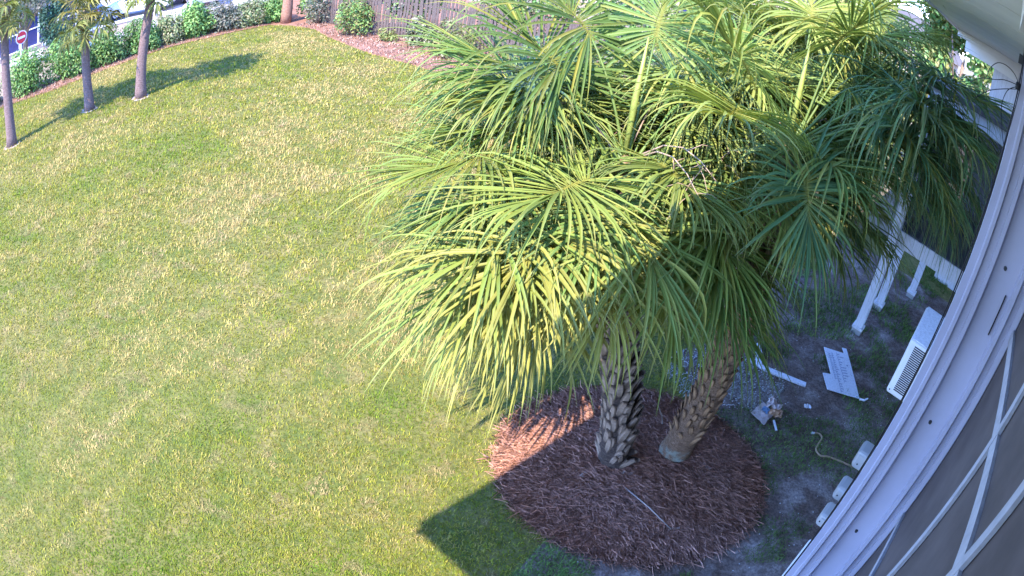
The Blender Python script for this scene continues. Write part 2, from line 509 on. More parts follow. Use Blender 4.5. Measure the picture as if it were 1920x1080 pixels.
# faint mower tracks
trk = 0.5 + 0.5 * np.sin((x * 0.72 - y * 0.69) * 3.4 + 2.0 * big)
tiny = vnoise(x, y, 9.0, 4)
streak = np.zeros(n)
for off, wd_, am in ((-5.5, .11, .26), (-5.15, .06, .14), (-4.75, .10, .22), (-6.3, .12, .16), (-3.4, .08, .10)):    # pale wheel tracks of the mower
    streak += am * np.exp(-(((x * 0.949 - y * 0.316) - off + .12 * (mid - .5)) / wd_) ** 2)
dry = np.clip(0.62 * big + 0.62 * mid + 0.36 * sm + .12 * tiny - 0.50 + 1.1 * streak * (D < 9) + g.normal(0, .15, n) + 0.22 * np.clip((D - 7) / 11, 0, 1), 0, 1)
green = np.array([0.115, 0.195, 0.012]); olive = np.array([0.265, 0.255, 0.028]); strawc = np.array([0.45, 0.34, 0.12])
k1 = np.clip(dry / .5, 0, 1)[:, None]; k2 = np.clip((dry - .5) / .35, 0, 1)[:, None]
C = (green * (1 - k1) + olive * k1) * (1 - k2) + strawc * k2
C = np.where(yard[:, None], np.array([0.13, 0.20, 0.05]) * (0.7 + .6 * mid[:, None]), C)
bare = (vnoise(x, y, 3.2, 41) * .6 + vnoise(x, y, 7.0, 42) * .4 > .735)
C = np.where(bare[:, None] & ~yard[:, None], C * .45 + np.array([.38, .27, .15]) * .55, C)
gv = ((x - 3.1) / .85) ** 2 + ((y - 7.1) / .65) ** 2 < .5 + vnoise(x, y, 4.0, 43)
C = np.where(gv[:, None], np.array([.36, .37, .36]), C)
C = C * g.uniform(.55, 1.3, (n, 1)) * (.82 + .36 * tiny[:, None]) * (1 + .8 * (streak * (D < 9))[:, None])
sz = np.clip(D / 9.0, .7, 2.2)
Hh = (0.028 + 0.034 * g.random(n)) * np.clip(D / 8, .8, 1.5) * (0.65 + .5 * sm + .25 * tiny)
Hh = np.where(yard, Hh * 1.5, Hh)
Wd = 0.0105 * sz * g.uniform(.7, 1.3, n)
V, F, Cc = blades(np.stack([x, y, np.zeros(n)], 1), Hh, Wd, np.clip(g.normal(.8, .15, n), .3, .97), g.uniform(0, 2 * math.pi, n), C)
link('grass', np_mesh('grass', V, F, Cc), MAT['grass'], None, label='short patchy lawn grass with dry straw coloured blades', cat='grass', kind='stuff')

# pine needles
n = 42000
rr = np.sqrt(g.random(n)) * (1.0 + .10 * g.random(n) ** 3); an = g.uniform(0, 2 * math.pi, n)
x = BC[0] + BRX * rr * np.cos(an); y = BC[1] + BRY * rr * np.sin(an)
z = 0.015 + 0.10 * np.clip(1 - rr * rr, 0, 1) ** .7 + g.uniform(0.004, .022, n)
L = g.uniform(.12, .30, n); a2 = g.uniform(0, 2 * math.pi, n); bend = g.normal(0, .9, n)
V = np.empty((n, 6, 3), np.float32)
wdt = g.uniform(.0016, .0032, n)
for j, f in enumerate((0., .5, 1.)):
    aa = a2 + bend * (f - .5)
    cx = x + np.cos(aa) * L * (f - .5); cy = y + np.sin(aa) * L * (f - .5)
    for k_, sg in enumerate((1, -1)):
        V[:, j * 2 + k_, 0] = cx - np.sin(aa) * wdt * .5 * sg * (1 if f < 1 else .3)
        V[:, j * 2 + k_, 1] = cy + np.cos(aa) * wdt * .5 * sg * (1 if f < 1 else .3)
        V[:, j * 2 + k_, 2] = z + g.uniform(-.006, .014, n) * (1 if j != 1 else 1.6)
bs = (np.arange(n) * 6)[:, None]
F = np.concatenate([bs + np.array([0, 1, 3, 2]), bs + np.array([2, 3, 5, 4])], 0)
patch = vnoise(x, y, 1.8, 8)[:, None]
C = np.array([0.42, 0.20, 0.115]) * (1 - patch) + np.array([0.50, 0.28, 0.19]) * patch
C = C * (.62 + .85 * g.random((n, 1)) ** 1.6)
link('pine_straw', np_mesh('pine_straw', V.reshape(-1, 3), F, np.repeat(C, 6, 0)), MAT['needle'], None, label='reddish brown fallen pine needles covering the round bed', cat='pine straw', kind='stuff')

# ------------------------------------------------------------------ palms
DOWN = np.array([0, 0, -1.0])
def nrm(v): return v / (np.linalg.norm(v) + 1e-9)

def frond_mesh(name, P, a, R_, nseg, rg, droop, base_col, spread=150, m=9, wmax=.046, tipdry=0.5, nvec=None, fold=.33, cup=.16):
    P = np.array(P, float); a = nrm(np.array(a, float))
    n0 = np.array([0, 0, 1.0]) if nvec is None else np.array(nvec, float)
    n0 = n0 - (n0 @ a) * a
    if np.linalg.norm(n0) < .15: n0 = np.array([a[1], -a[0], .2]); n0 = n0 - (n0 @ a) * a
    n0 = nrm(n0); bvec = np.cross(a, n0)
    base_col = np.array(base_col)
    Lc = .36 * R_
    VV = []; FF = []; CC = []
    sp = R(spread); dphi = 2 * sp / nseg
    yel = np.array([0.36, 0.34, 0.06]); dryc = np.array([0.42, 0.32, 0.14])
    # midrib (costa) that carries the segments
    cb = [P + a * (Lc * 1.05 * q_) + DOWN * ((Lc * 1.05 * q_) ** 2 * .55) for q_ in (-.05, .25, .5, .75, 1.0)]
    for q_, cp in enumerate(cb):
        wq = .016 * (1.1 - q_ * .2)
        VV += [cp - bvec * wq, cp - n0 * wq, cp + bvec * wq]; CC += [yel * .8] * 3
        if q_ < 4:
            e = 3 * q_; FF += [(e, e + 1, e + 4, e + 3), (e + 1, e + 2, e + 5, e + 4)]
    lowf = np.convolve(rg.normal(0, 1, nseg + 8), np.ones(9) / 3.0, 'valid')
    lowd = np.convolve(rg.normal(0, 1, nseg + 8), np.ones(9) / 3.0, 'valid')
    for i in range(nseg):
        phi = -sp + dphi * (i + .5) + lowf[i] * dphi * .9
        u = min(1.0, abs(phi) / sp)
        c = Lc * (1 - u) ** 1.2
        cur = P + a * c + DOWN * (c * c * .55)
        dr = math.cos(phi) * a + math.sin(phi) * bvec + n0 * (cup + rg.normal(0, .05)) - n0 * .10 * (1 - u)
        dr = nrm(dr + rg.normal(0, .085, 3))
        nn = nrm(n0 + rg.normal(0, .12, 3))
        L = R_ * (.74 + .26 * math.cos(phi * .62)) * rg.uniform(.8, 1.1) - c * .5
        if rg.random() < .05: L *= rg.uniform(.45, .75)
        dk = droop * (rg.uniform(.25, 1.5) if rg.random() > .22 else rg.uniform(1.8, 5.0)) * max(.35, 1 + .35 * lowd[i])
        tip = tipdry * rg.random()
        sh = rg.uniform(.78, 1.22)
        seg_yel = rg.random() ** 3 * .6 if rg.random() > .04 else .9
        st_ = L / m
        wm = wmax * rg.uniform(.85, 1.1)
        b0 = len(VV)
        for k in range(m + 1):
            f = k / m
            wf = min(2 * (f * L) * math.tan(dphi / 2) * 1.05 + .007, wm) if f < .45 else wm * (1 - ((f - .45) / .55) ** 1.15) + .0015
            side = nrm(np.cross(dr, nn))
            nn = nrm(np.cross(side, dr))
            VV += [cur - side * wf * .5, cur - nn * wf * fold, cur + side * wf * .5]
            cc = base_col * (1 - seg_yel) + yel * seg_yel
            cc = cc * sh
            hb_ = max(0, 1 - f / .10) * .65
            cc = cc * (1 - hb_) + yel * hb_
            tp = tip * max(0, (f - .55) / .45) ** 1.5
            cc = cc * (1 - tp) + dryc * tp
            CC += [cc, cc * .9, cc]
            if k < m:
                e = b0 + 3 * k
                FF += [(e, e + 1, e + 4, e + 3), (e + 1, e + 2, e + 5, e + 4)]
            gr = dk * (f ** 1.6) * 1.6 / m * (1 + 1.0 * (f > .55))
            dr = nrm(dr + DOWN * gr * 2.2)
            cur = cur + dr * st_
    return np_mesh(name, np.array(VV), np.array(FF), np.array(CC))

def arc(a, b, lift, n=7):
    a, b = Vector(a), Vector(b)
    return [a.lerp(b, i / (n - 1)) + Vector((0, 0, lift * math.sin(math.pi * i / (n - 1)))) for i in range(n)]

boot_mb = MB()
# split leaf base: a stout strap that forks into two prongs
def boot_mesh(name, seed, dk, md, lt):
    # narrow strap-like leaf base, pointed below, broken off above
    r = random.Random(seed); b = MB()
    ln = r.uniform(.19, .25)
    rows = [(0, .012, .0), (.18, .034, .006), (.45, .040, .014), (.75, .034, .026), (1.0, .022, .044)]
    vs = []
    sk = r.uniform(-.02, .02)
    for f, ww, py in rows:
        px = sk * f; pz = ln * f * r.uniform(.96, 1.04)
        vs += [(px - ww, py - .012, pz), (px + ww, py - .012, pz), (px + ww * .55, py + .016, pz), (px - ww * .55, py + .016, pz)]
    n = len(rows)
    fs = [(0, 1, 2, 3), tuple(4 * (n - 1) + j for j in (3, 2, 1, 0))]
    for k in range(n - 1):
        e = 4 * k
        for j in range(4): fs.append((e + j, e + 4 + j, e + 4 + (j + 1) % 4, e + (j + 1) % 4))
    b.add(vs, fs)
    for k in range(n):
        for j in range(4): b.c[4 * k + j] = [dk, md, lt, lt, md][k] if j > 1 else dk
    return b.mesh(name)
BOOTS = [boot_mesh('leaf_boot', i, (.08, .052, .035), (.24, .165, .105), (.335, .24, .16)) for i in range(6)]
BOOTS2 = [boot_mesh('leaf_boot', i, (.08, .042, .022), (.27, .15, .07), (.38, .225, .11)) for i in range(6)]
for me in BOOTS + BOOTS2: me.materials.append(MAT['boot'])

def interp_path(pts, z):
    for a, b in zip(pts, pts[1:]):
        if a[2] <= z <= b[2]:
            f = (z - a[2]) / (b[2] - a[2]); return Vector(a).lerp(Vector(b), f)
    return Vector(pts[-1])

def palm(label, path, rad, bud, fronds, fill, seed, bark, boots, group=None):
    rg = np.random.default_rng(seed); rd = random.Random(seed)
    base = Vector(path[0])
    root = empty('cabbage_palm', base, label, 'palm tree', group)
    inv = -base
    pts = []
    nP = 26
    for i in range(nP):
        z = path[0][2] + (path[-1][2] - path[0][2]) * i / (nP - 1)
        pts.append(interp_path(path, z))
    rads = []
    for i in range(nP):
        f = i / (nP - 1); z = pts[i].z
        flare = .22 * math.exp(-max(0, z) / .18)
        rads.append(rad * (1 + flare) * (1 - .12 * f) * rd.uniform(.97, 1.03))
    b = MB(); b.tube([p + inv for p in pts], rads, 20, jit=.04, rnd=rd)
    tr = b.build('trunk', bark, root, True)
    # leaf boots in a spiral
    z0, z1, nb, size, tilt, BT = boots
    for k in range(nb):
        z = z0 + (z1 - z0) * (k + rd.random() * .4) / nb
        an = k * R(137.5) + rd.uniform(-.15, .15)
        c = interp_path(path, z) + inv
        f = (z - path[0][2]) / (path[-1][2] - path[0][2])
        rr = rad * (1 - .12 * f) * .94
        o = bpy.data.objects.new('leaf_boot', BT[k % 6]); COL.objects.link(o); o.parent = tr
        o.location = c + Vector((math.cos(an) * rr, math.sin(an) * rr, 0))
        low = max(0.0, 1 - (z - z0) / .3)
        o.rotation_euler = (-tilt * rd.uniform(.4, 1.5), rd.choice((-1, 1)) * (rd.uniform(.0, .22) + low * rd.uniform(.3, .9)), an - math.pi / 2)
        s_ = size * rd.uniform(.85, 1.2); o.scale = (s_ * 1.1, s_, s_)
    # fronds: (hastula, axis, radius, droop, colour)
    bud = Vector(bud)
    allf = list(fronds)
    for k in range(fill[0]):
        an = k * R(137.5) + fill[3]
        if fill[4] and not fill[4](an): continue
        el = R(rd.uniform(fill[1], fill[2]))
        L = rd.uniform(.75, 1.15)
        dv = Vector((math.cos(an) * math.cos(el), math.sin(an) * math.cos(el), math.sin(el)))
        h = bud + dv * L + Vector((0, 0, -.12 * L))
        ax = Vector((math.cos(an), math.sin(an), math.tan(el) * .5 - .35))
        allf.append((h, ax, rd.uniform(.95, 1.2), rd.uniform(.7, 1.2), None))
    for k in range(11):      # short-stalked inner fronds all round the bud
        an = k * R(137.5) + seed; el = R(rd.uniform(-30, 35))
        h = bud + Vector((math.cos(an) * math.cos(el), math.sin(an) * math.cos(el), math.sin(el))) * rd.uniform(.42, .6)
        allf.append((h, Vector((math.cos(an), math.sin(an), math.tan(el) * .5 - .3)), rd.uniform(.8, 1.0), rd.uniform(.8, 1.2), None))
    for (h, ax, R_, dr, colr) in allf:
        h = Vector(h)
        if colr is None:
            t_ = rd.random(); colr = (0.125 + .12 * t_, 0.215 + .08 * t_, 0.045 + .012 * t_)
        me = frond_mesh('frond', np.array(h + inv), np.array(ax), R_ * 1.08, 76, rg, dr * .62, colr, spread=rd.uniform(128, 154), wmax=.0275)
        fo = link('frond', me, MAT['frond'], root)
        b = MB()
        pb = bud + inv + Vector((rd.uniform(-.06, .06), rd.uniform(-.06, .06), rd.uniform(-.25, .05)))
        pp = arc(pb, h + inv, .10)
        pcol = (.12, .18, .03)
        b.tube(pp, [.022, .016, .013, .012, .011, .010, .008], 7, col=pcol)
        b.build('petiole', MAT['petiole'], fo, True)
    # fibrous bud sheath
    b = MB()
    top = bud + inv
    b.tube([top + Vector((0, 0, -.55)), top + Vector((0, 0, -.25)), top + Vector((0, 0, .02)), top + Vector((.02, 0, .12))], [rad * .9, rad * .7, rad * .35, .03], 14, col=(.20, .12, .06), jit=.12, rnd=rd)
    b.build('bud_sheath', MAT['petiole'], root, True)
    # spear leaf
    b = MB()
    b.tube([top, top + Vector((.0, .02, .6)), top + Vector((.02, .05, 1.15))], [.022, .03, .006], 7, col=(.27, .32, .06))
    b.build('spear_leaf', MAT['petiole'], root, True)
    # dry flower stalks
    for k in range(7):
        an = rd.uniform(0, 6.28); e = Vector((math.cos(an) * .9, math.sin(an) * .9, rd.uniform(-.2, .5)))
        b = MB()
        p = arc(top, top + e, .25, 6)
        b.tube(p, [.009, .008, .007, .006, .005, .004], 5, col=(.36, .26, .17))
        for j in range(7):
            q_ = p[3].lerp(p[5], rd.random())
            e2 = Vector((rd.uniform(-.25, .25), rd.uniform(-.25, .25), rd.uniform(-.3, .1)))
            b.tube([q_, q_ + e2 * .5 + Vector((0, 0, .04)), q_ + e2], [.004, .003, .002], 4, col=(.36, .25, .16))
        b.build('flower_stalk', MAT['petiole'], root, True)
    return root

YG = (.215, .285, .05); GR = (.14, .235, .05); DG = (.105, .21, .08); YL = (.30, .30, .055)  # DG: house shade put into the leaf green; YG: sun's yellow put into it
BUD1 = (.72, 5.2, 3.42)
palm('nearer cabbage palm with chunky criss-cross leaf boots, leaning towards the lawn',
     [(1.41, 5.25, -.03), (1.24, 5.25, .9), (.98, 5.25, 1.8), (.80, 5.22, 2.6), (.72, 5.2, 3.35)], .165, BUD1,
     [((.14, 5.2, 4.13), (-.62, .35, .62), 1.3, .7, GR),
      ((.88, 5.83, 4.48), (.12, .35, .9), 1.15, .95, GR),
      ((.43, 4.6, 3.53), (-.65, -.6, .0), 1.05, .85, YG),
      ((.02, 4.6, 3.05), (-.8, -.4, -.3), 1.15, .8, YG),
      ((1.42, 5.1, 3.22), (.5, -.6, -.2), 1.05, .8, YG),
      ((1.02, 5.0, 3.1), (.15, -.7, -.5), .8, .9, YG),
      ((.22, 4.75, 2.75), (-.6, -.5, -.6), 1.05, .85, YL),
      ((-.2, 4.85, 2.95), (-.85, -.25, -.4), 1.1, .8, YL),
      ((-.1, 5.5, 3.5), (-.9, .3, -.1), 1.15, .8, GR),
      ((.2, 6.0, 3.6), (-.6, .75, .1), 1.15, .8, GR),
      ((1.5, 5.0, 3.05), (.75, -.3, -.35), 1.0, .8, GR),
      ((1.35, 5.1, 2.8), (.65, -.3, -.6), .8, .85, GR),
      ((.25, 4.5, 3.15), (-.65, -.65, -.4), 1.05, .85, YL),
      ((.55, 4.75, 3.0), (-.35, -.65, -.6), .8, .9, YL),
      ((1.5, 4.75, 2.95), (.65, -.45, -.5), 1.05, .85, GR),
      ((1.15, 4.7, 2.95), (.25, -.7, -.6), .9, .9, YG),
      ((.75, 4.6, 2.95), (-.1, -.7, -.65), .85, .95, YL),
      ((1.75, 5.2, 2.75), (.75, -.3, -.5), .95, .9, GR),
      ((.1, 4.95, 2.6), (-.75, -.2, -.65), 1.0, .95, YL),
      ((.05, 4.85, 2.7), (-.6, -.4, -.7), 1.2, 1.0, YL),
      ((.35, 4.75, 2.6), (-.4, -.45, -.8), 1.1, 1.0, YL),
      ((-.05, 4.65, 2.85), (-.75, -.45, -.5), 1.2, .9, YG),
      ((.0, 5.4, 4.0), (-.85, .3, .3), 1.35, .75, GR),
      ((.32, 5.6, 4.4), (-.55, .4, .7), 1.3, .8, GR),
      ((.05, 5.75, 3.8), (-.85, .5, .15), 1.3, .8, GR),
      ((-.25, 5.1, 3.4), (-.9, -.05, -.15), 1.2, .7, YG)],
     (36, -35, 45, .4, lambda an: math.sin(an) > -.15), 5, MAT['bark'], (.08, 3.1, 260, 1.05, .05, BOOTS))

BUD2 = (2.25, 5.6, 3.75)
palm('farther cabbage palm with brown fibrous trunk and pale lichen at its foot',
     [(2.09, 5.45, -.03), (2.22, 5.46, 1.0), (2.28, 5.5, 2.2), (2.25, 5.6, 3.7)], .178, BUD2,
     [((1.53, 4.97, 4.22), (-.35, -.6, .15), 1.05, .95, YG),
      ((2.2, 4.9, 3.85), (.15, -.55, -.65), .95, .8, DG),
      ((3.1, 6.16, 5.15), (.75, .3, .35), 1.1, .9, YG),
      ((2.66, 5.93, 4.95), (.2, -.3, .6), 1.05, 1.2, YG),
      ((2.5, 6.3, 5.0), (.1, .4, .6), 1.05, 1.1, YG),
      ((3.75, 6.75, 5.3), (.8, .2, .3), 1.1, 1.1, YG),
      ((3.3, 6.6, 5.35), (.4, .2, .7), 1.1, 1.1, YG),
      ((3.48, 5.2, 5.12), (.85, -.2, .1), 1.15, 1.0, DG),
      ((3.0, 4.85, 4.55), (.65, -.4, -.3), 1.15, 1.1, DG),
      ((3.25, 5.5, 4.5), (.8, -.1, -.35), 1.15, 1.15, DG),
      ((3.15, 5.6, 4.2), (.8, .0, -.5), 1.05, 1.1, DG),
      ((3.4, 5.7, 4.75), (.85, .1, -.2), 1.15, 1.15, DG),
      ((2.85, 5.2, 4.4), (.7, -.35, -.4), 1.05, 1.1, DG),
      ((3.5, 6.3, 4.7), (.8, .4, -.2), 1.1, 1.1, DG),
      ((3.3, 5.05, 4.85), (.8, -.3, -.1), 1.25, 1.4, DG),
      ((3.55, 5.6, 4.35), (.8, -.1, -.5), 1.3, 1.9, DG),
      ((3.35, 5.3, 4.35), (.75, -.2, -.5), 1.3, 1.9, DG),
      ((3.75, 5.95, 4.65), (.85, .1, -.3), 1.3, 1.8, DG),
      ((3.6, 5.5, 4.9), (.85, -.1, -.1), 1.25, 1.4, DG),
      ((3.45, 5.95, 5.05), (.8, .2, .0), 1.2, 1.3, DG),
      ((2.95, 4.75, 4.85), (.6, -.5, .0), 1.2, 1.4, DG),
      ((3.6, 5.2, 4.55), (.85, -.2, -.4), 1.2, 1.3, DG),
      ((1.6, 5.2, 4.5), (-.5, -.1, .6), 1.1, 1.0, YG),
      ((2.75, 5.4, 3.6), (.7, -.2, -.6), .85, .9, DG),
      ((2.0, 6.5, 4.4), (-.1, .8, .3), 1.1, .8, GR)],
     (46, -30, 55, 1.1, lambda an: math.sin(an) > -.1), 9, MAT['bark2'], (.36, 3.4, 230, .72, .03, BOOTS2))

palm('rear cabbage palm of the clump, trunk hidden behind the other two',
     [(3.3, 8.5, -.03), (3.3, 8.5, 1.5), (3.25, 8.45, 3.0), (3.2, 8.4, 4.2)], .16, (3.2, 8.4, 4.2),
     [((2.6, 7.9, 4.9), (-.6, -.4, .5), 1.1, 1.0, YG), ((3.5, 7.7, 4.9), (.2, -.6, .5), 1.1, 1.1, YG), ((3.9, 8.2, 4.6), (.8, -.2, .1), 1.1, 1.0, YG), ((2.5, 8.3, 4.3), (-.9, -.1, -.1), 1.1, 1.0, YG)],
     (30, -35, 55, 2.0, None), 15, MAT['bark2'], (.3, 3.9, 40, .9, .1, BOOTS2))
# pale gravel patch behind the palms
gb = MB(); gr_ = random.Random(3); ring = []
for k in range(22):
    a_ = k / 22 * 2 * math.pi; r_ = gr_.uniform(.8, 1.15); ring.append((3.1 + .8 * r_ * math.cos(a_), 7.15 + .6 * r_ * math.sin(a_), .009))
pv, pf = [], []
for k in range(900):
    a_ = gr_.uniform(0, 6.283); r_ = math.sqrt(gr_.random()) * 1.15
    px, py = 3.1 + .8 * r_ * math.cos(a_), 7.15 + .6 * r_ * math.sin(a_)
    if k > 620: px, py = st(gr_.uniform(3.5, 10), gr_.uniform(-.1, 2.2))[:2]
    q_ = gr_.uniform(.006, .017) if k < 620 else gr_.uniform(.004, .012)
    b0 = len(pv)
    pv += [(px - q_, py, .008), (px, py - q_ * .8, .008), (px + q_, py, .008), (px, py + q_ * .9, .008), (px + q_ * .2, py, .008 + q_ * .9)]
    pf += [(b0, b0 + 1, b0 + 4), (b0 + 1, b0 + 2, b0 + 4), (b0 + 2, b0 + 3, b0 + 4), (b0 + 3, b0, b0 + 4)]
link('pebbles', np_mesh('pebbles', pv, pf), MAT['gravelstone'], None, label='scattered pale pebbles on the shaded soil', cat='pebbles', kind='stuff')

# lichen patch and fallen bits at the palms' feet are separate small things further below

# ------------------------------------------------------------------ far palms by the hedge (shared frond meshes)
rg = np.random.default_rng(77)
FARF = []
for k, colr in enumerate(((.21, .21, .05), (.15, .19, .05), (.24, .21, .06))):
    me = frond_mesh('frond', (0.62, 0, .1), (1, 0, -.1), .78, 22, rg, 1.15, colr, spread=140, m=5, wmax=.075, tipdry=.6)
    me.materials.append(MAT['frond']); FARF.append(me)
pb = MB(); pb.tube(arc((0, 0, 0), (.62, 0, .1), .06, 5), [.03, .025, .02, .018, .014], 5, col=(.25, .24, .07))
PET = pb.mesh('petiole', True); PET.materials.append(MAT['petiole'])

def far_palm(label, x, y, h, lean, rad, seed, bark, nf=26, spread=(-55, 65)):
    rd = random.Random(seed)
    root = empty('cabbage_palm', (x, y, 0), label, 'palm tree', 'slim palms standing along the hedge')
    pts = [Vector((lean[0] * f ** 1.4 + .03 * math.sin(f * 5 + seed), lean[1] * f ** 1.4, h * f - .03)) for f in [i / 13 for i in range(14)]]
    rads = [rad * (1 + .32 * math.exp(-f * 9)) * (1 - .1 * f) for f in [i / 13 for i in range(14)]]
    b = MB(); b.tube(pts, rads, 14, jit=.04, rnd=rd)
    b.build('trunk', bark, root, True)
    top = pts[-1]
    b = MB(); b.tube([top - Vector((0, 0, .35)), top, top + Vector((0, 0, .3))], [rad * 1.15, rad * 1.25, .05], 10, col=(.3, .21, .13), jit=.15, rnd=rd)
    b.build('bud_sheath', MAT['petiole'], root, True)
    for k in range(nf):
        an = k * R(137.5) + seed
        el = R(spread[1] - (spread[1] - spread[0]) * (k / nf) + rd.uniform(-8, 8))
        o = link('frond', FARF[(k + seed) % 3], None, root)
        o.location = top + Vector((0, 0, .05))
        o.rotation_euler = (rd.uniform(-.3, .3), -el, an)
        sc_ = rd.uniform(.85, 1.15); o.scale = (sc_, sc_, sc_)
        p = link('petiole', PET, None, o)
    # ring of bare sand round the foot
    b = MB(); b.tube([(0, 0, -.04), (0, 0, .012)], [rad * 2.6, rad * 1.7], 16, col=(.42, .33, .27), jit=.15, rnd=rd)
    b.build('root_ring', MAT['boot'], root)
    return root
far_palm('slim grey palm nearest the left edge of the lawn', -14.55, 11.72, 4.25, (-.30, .1), .172, 1, MAT['farbark'])
far_palm('slim grey palm between the two others along the hedge', -13.06, 14.4, 3.0, (-.22, .0), .160, 2, MAT['farbark'])
far_palm('slim grey palm with its shadow reaching across the open lawn', -11.49, 15.41, 3.6, (.22, .2), .172, 3, MAT['farbark'])

# red barked trunk at the corner of the lawn
rd = random.Random(4)
root = empty('pine_tree', (-10.75, 25.34, 0), 'reddish rough barked tree trunk at the far corner of the lawn', 'tree')
b = MB(); b.tube([(.03 * math.sin(i), 0, -.03 + i * .45) for i in range(12)], [.24 - .008 * i for i in range(12)], 14, jit=.06, rnd=rd)
b.build('trunk', MAT['redbark'], root, True)
LC = {}
def leaf_cloud(name, blobs, n, size, cols, rg, up_bias=.35):
    """diamond leaves spread through the outer shell of many blobs"""
    bl = np.array([b_[:3] for b_ in blobs]); br = np.array([b_[3] for b_ in blobs])
    pr = br ** 2; pr = pr / pr.sum()
    idx = rg.choice(len(bl), n, p=pr)
    dv = rg.normal(0, 1, (n, 3)); dv[:, 2] += .25; dv /= np.linalg.norm(dv, axis=1, keepdims=True)
    rr = br[idx][:, None] * (0.45 + .6 * rg.random((n, 1)) ** .6)
    P = bl[idx] + dv * rr
    ok = P[:, 2] > 0.03
    P, dv, idx = P[ok], dv[ok], idx[ok]; n = len(P)
    N = dv + rg.normal(0, .55, (n, 3)); N[:, 2] += up_bias; N /= np.linalg.norm(N, axis=1, keepdims=True)
    A = rg.normal(0, 1, (n, 3)); A -= (A * N).sum(1, keepdims=True) * N; A /= np.linalg.norm(A, axis=1, keepdims=True)
    B = np.cross(N, A)
    sz = size * rg.uniform(.6, 1.35, (n, 1))
    V = np.stack([P - A * sz * .5, P + B * sz * .28 + N * sz * .06, P + A * sz * .55, P - B * sz * .28 + N * sz * .06], 1)
    cc = np.array(cols); ci = rg.integers(0, len(cc), n)
    blobtone = rg.uniform(.8, 1.2, len(bl))
    C = cc[ci] * rg.uniform(.7, 1.3, (n, 1)) * blobtone[idx][:, None]
    bs = (np.arange(n) * 4)[:, None]
    F = np.concatenate([bs + np.array([0, 1, 2]), bs + np.array([0, 2, 3])], 0)
    return np_mesh(name, V.reshape(-1, 3), F, np.repeat(C, 4, 0))

def bush(name, label, x, y, rx, ry, h, n, size, cols, seed, cat='shrub', group=None, stems=5, nb=12, z0=.18, twig=0, rz=0.0):
    rd = random.Random(seed); rg = np.random.default_rng(seed)
    root = empty(name, (x, y, 0), label, cat, group, rz)
    blobs = []
    for i in range(nb):
        a = i * 2.4 + seed; f = (i + .5) / nb
        z = h * (z0 + (1 - z0) * f) * rd.uniform(.88, 1.02)
        k = math.sqrt(max(.06, 1 - ((f - .42) / .66) ** 2)) * rd.uniform(.45, .85)
        r = min(rx, ry) * rd.uniform(.36, .56)
        blobs.append((math.cos(a) * rx * k * .75, math.sin(a) * ry * k * .75, max(r * .55, z - r * .7), r))
    link('foliage', leaf_cloud('foliage', blobs, n, size, cols, rg), MAT['leaf'], root)
    for i in range(stems):
        t = blobs[rd.randrange(len(blobs))]
        b = MB(); q_ = Vector((rd.uniform(-.1, .1) * rx, rd.uniform(-.1, .1) * ry, -.03))
        e = Vector(t[:3])
        b.tube([q_, q_.lerp(e, .4) + Vector((rd.uniform(-.06, .06), rd.uniform(-.06, .06), .05)), e], [.028, .02, .01], 6, jit=.1, rnd=rd)
        b.build('stem', MAT['twig'], root, True)
    for i in range(twig):
        t = blobs[rd.randrange(len(blobs))]
        dv = Vector((rd.gauss(0, 1), rd.gauss(0, 1), rd.uniform(-.2, 1.2))).normalized()
        c = Vector(t[:3]) + dv * t[3] * .5; e = c + dv * t[3] * rd.uniform(.5, 1.1)
        b = MB(); b.tube([c, c.lerp(e, .5) + Vector((0, 0, .03)), e], [.011, .008, .004], 4)
        for j in range(3):
            q_ = c.lerp(e, rd.uniform(.3, .95)); e2 = q_ + Vector((rd.gauss(0, .14), rd.gauss(0, .14), rd.gauss(.05, .12)))
            b.tube([q_, e2], [.006, .003], 4)
        b.build('twig', MAT['twig'], root)
    return root

BRG = [(.13, .27, .06), (.19, .33, .07), (.10, .21, .055), (.25, .35, .09)]
OLV = [(.19, .24, .09), (.24, .26, .11), (.13, .19, .07), (.31, .29, .15)]
GYG = [(.13, .15, .10), (.18, .18, .12), (.09, .12, .08), (.25, .22, .15)]
LIT = [(.24, .25, .06), (.3, .27, .08), (.15, .2, .05), (.19, .23, .06)]
DRK = [(.05, .09, .03), (.08, .12, .04), (.04, .07, .03)]
HG = 'shrubs of the hedge along the lawn'
hs = [(-20.6, 14.9, 1.1, .95, 1.7, OLV, 'olive leafy shrub at the left end of the hedge, behind the leftmost palm'),
      (-18.95, 16.5, 1.15, 1.0, 1.85, BRG, 'tall bright green shrub in front of the red and white road sign'),
      (-17.75, 18.1, 1.1, .95, 1.75, BRG, 'bright green shrub just left of the middle slim palm'),
      (-16.65, 19.6, .95, .9, 1.5, BRG, 'bright green shrub just right of the middle slim palm'),
      (-15.75, 21.05, .95, .85, 1.4, BRG, 'green shrub between the middle and the right slim palm'),
      (-15.1, 22.3, .85, .8, 1.25, OLV, 'small olive shrub just right of the right slim palm'),
      (-14.2, 23.25, .9, .85, 1.45, BRG, 'rounded bright green shrub beyond the right slim palm'),
      (-13.35, 24.25, .9, .85, 1.25, GYG, 'grey green sparse shrub of the hedge next to a rounded green one'),
      (-12.4, 25.0, .9, .85, 1.2, OLV, 'olive shrub of the hedge two places left of the reddish trunk'),
      (-11.6, 25.75, .85, .8, 1.15, BRG, 'green shrub of the hedge just left of the reddish trunk')]
for i, (x, y, rx, ry, h, c, lab) in enumerate(hs):
    bush('hedge_shrub', lab, x, y, rx * 1.22, ry * 1.15, h * 1.05, 4600, .12, c, 20 + i, group=HG, nb=13, z0=.12, twig=4)

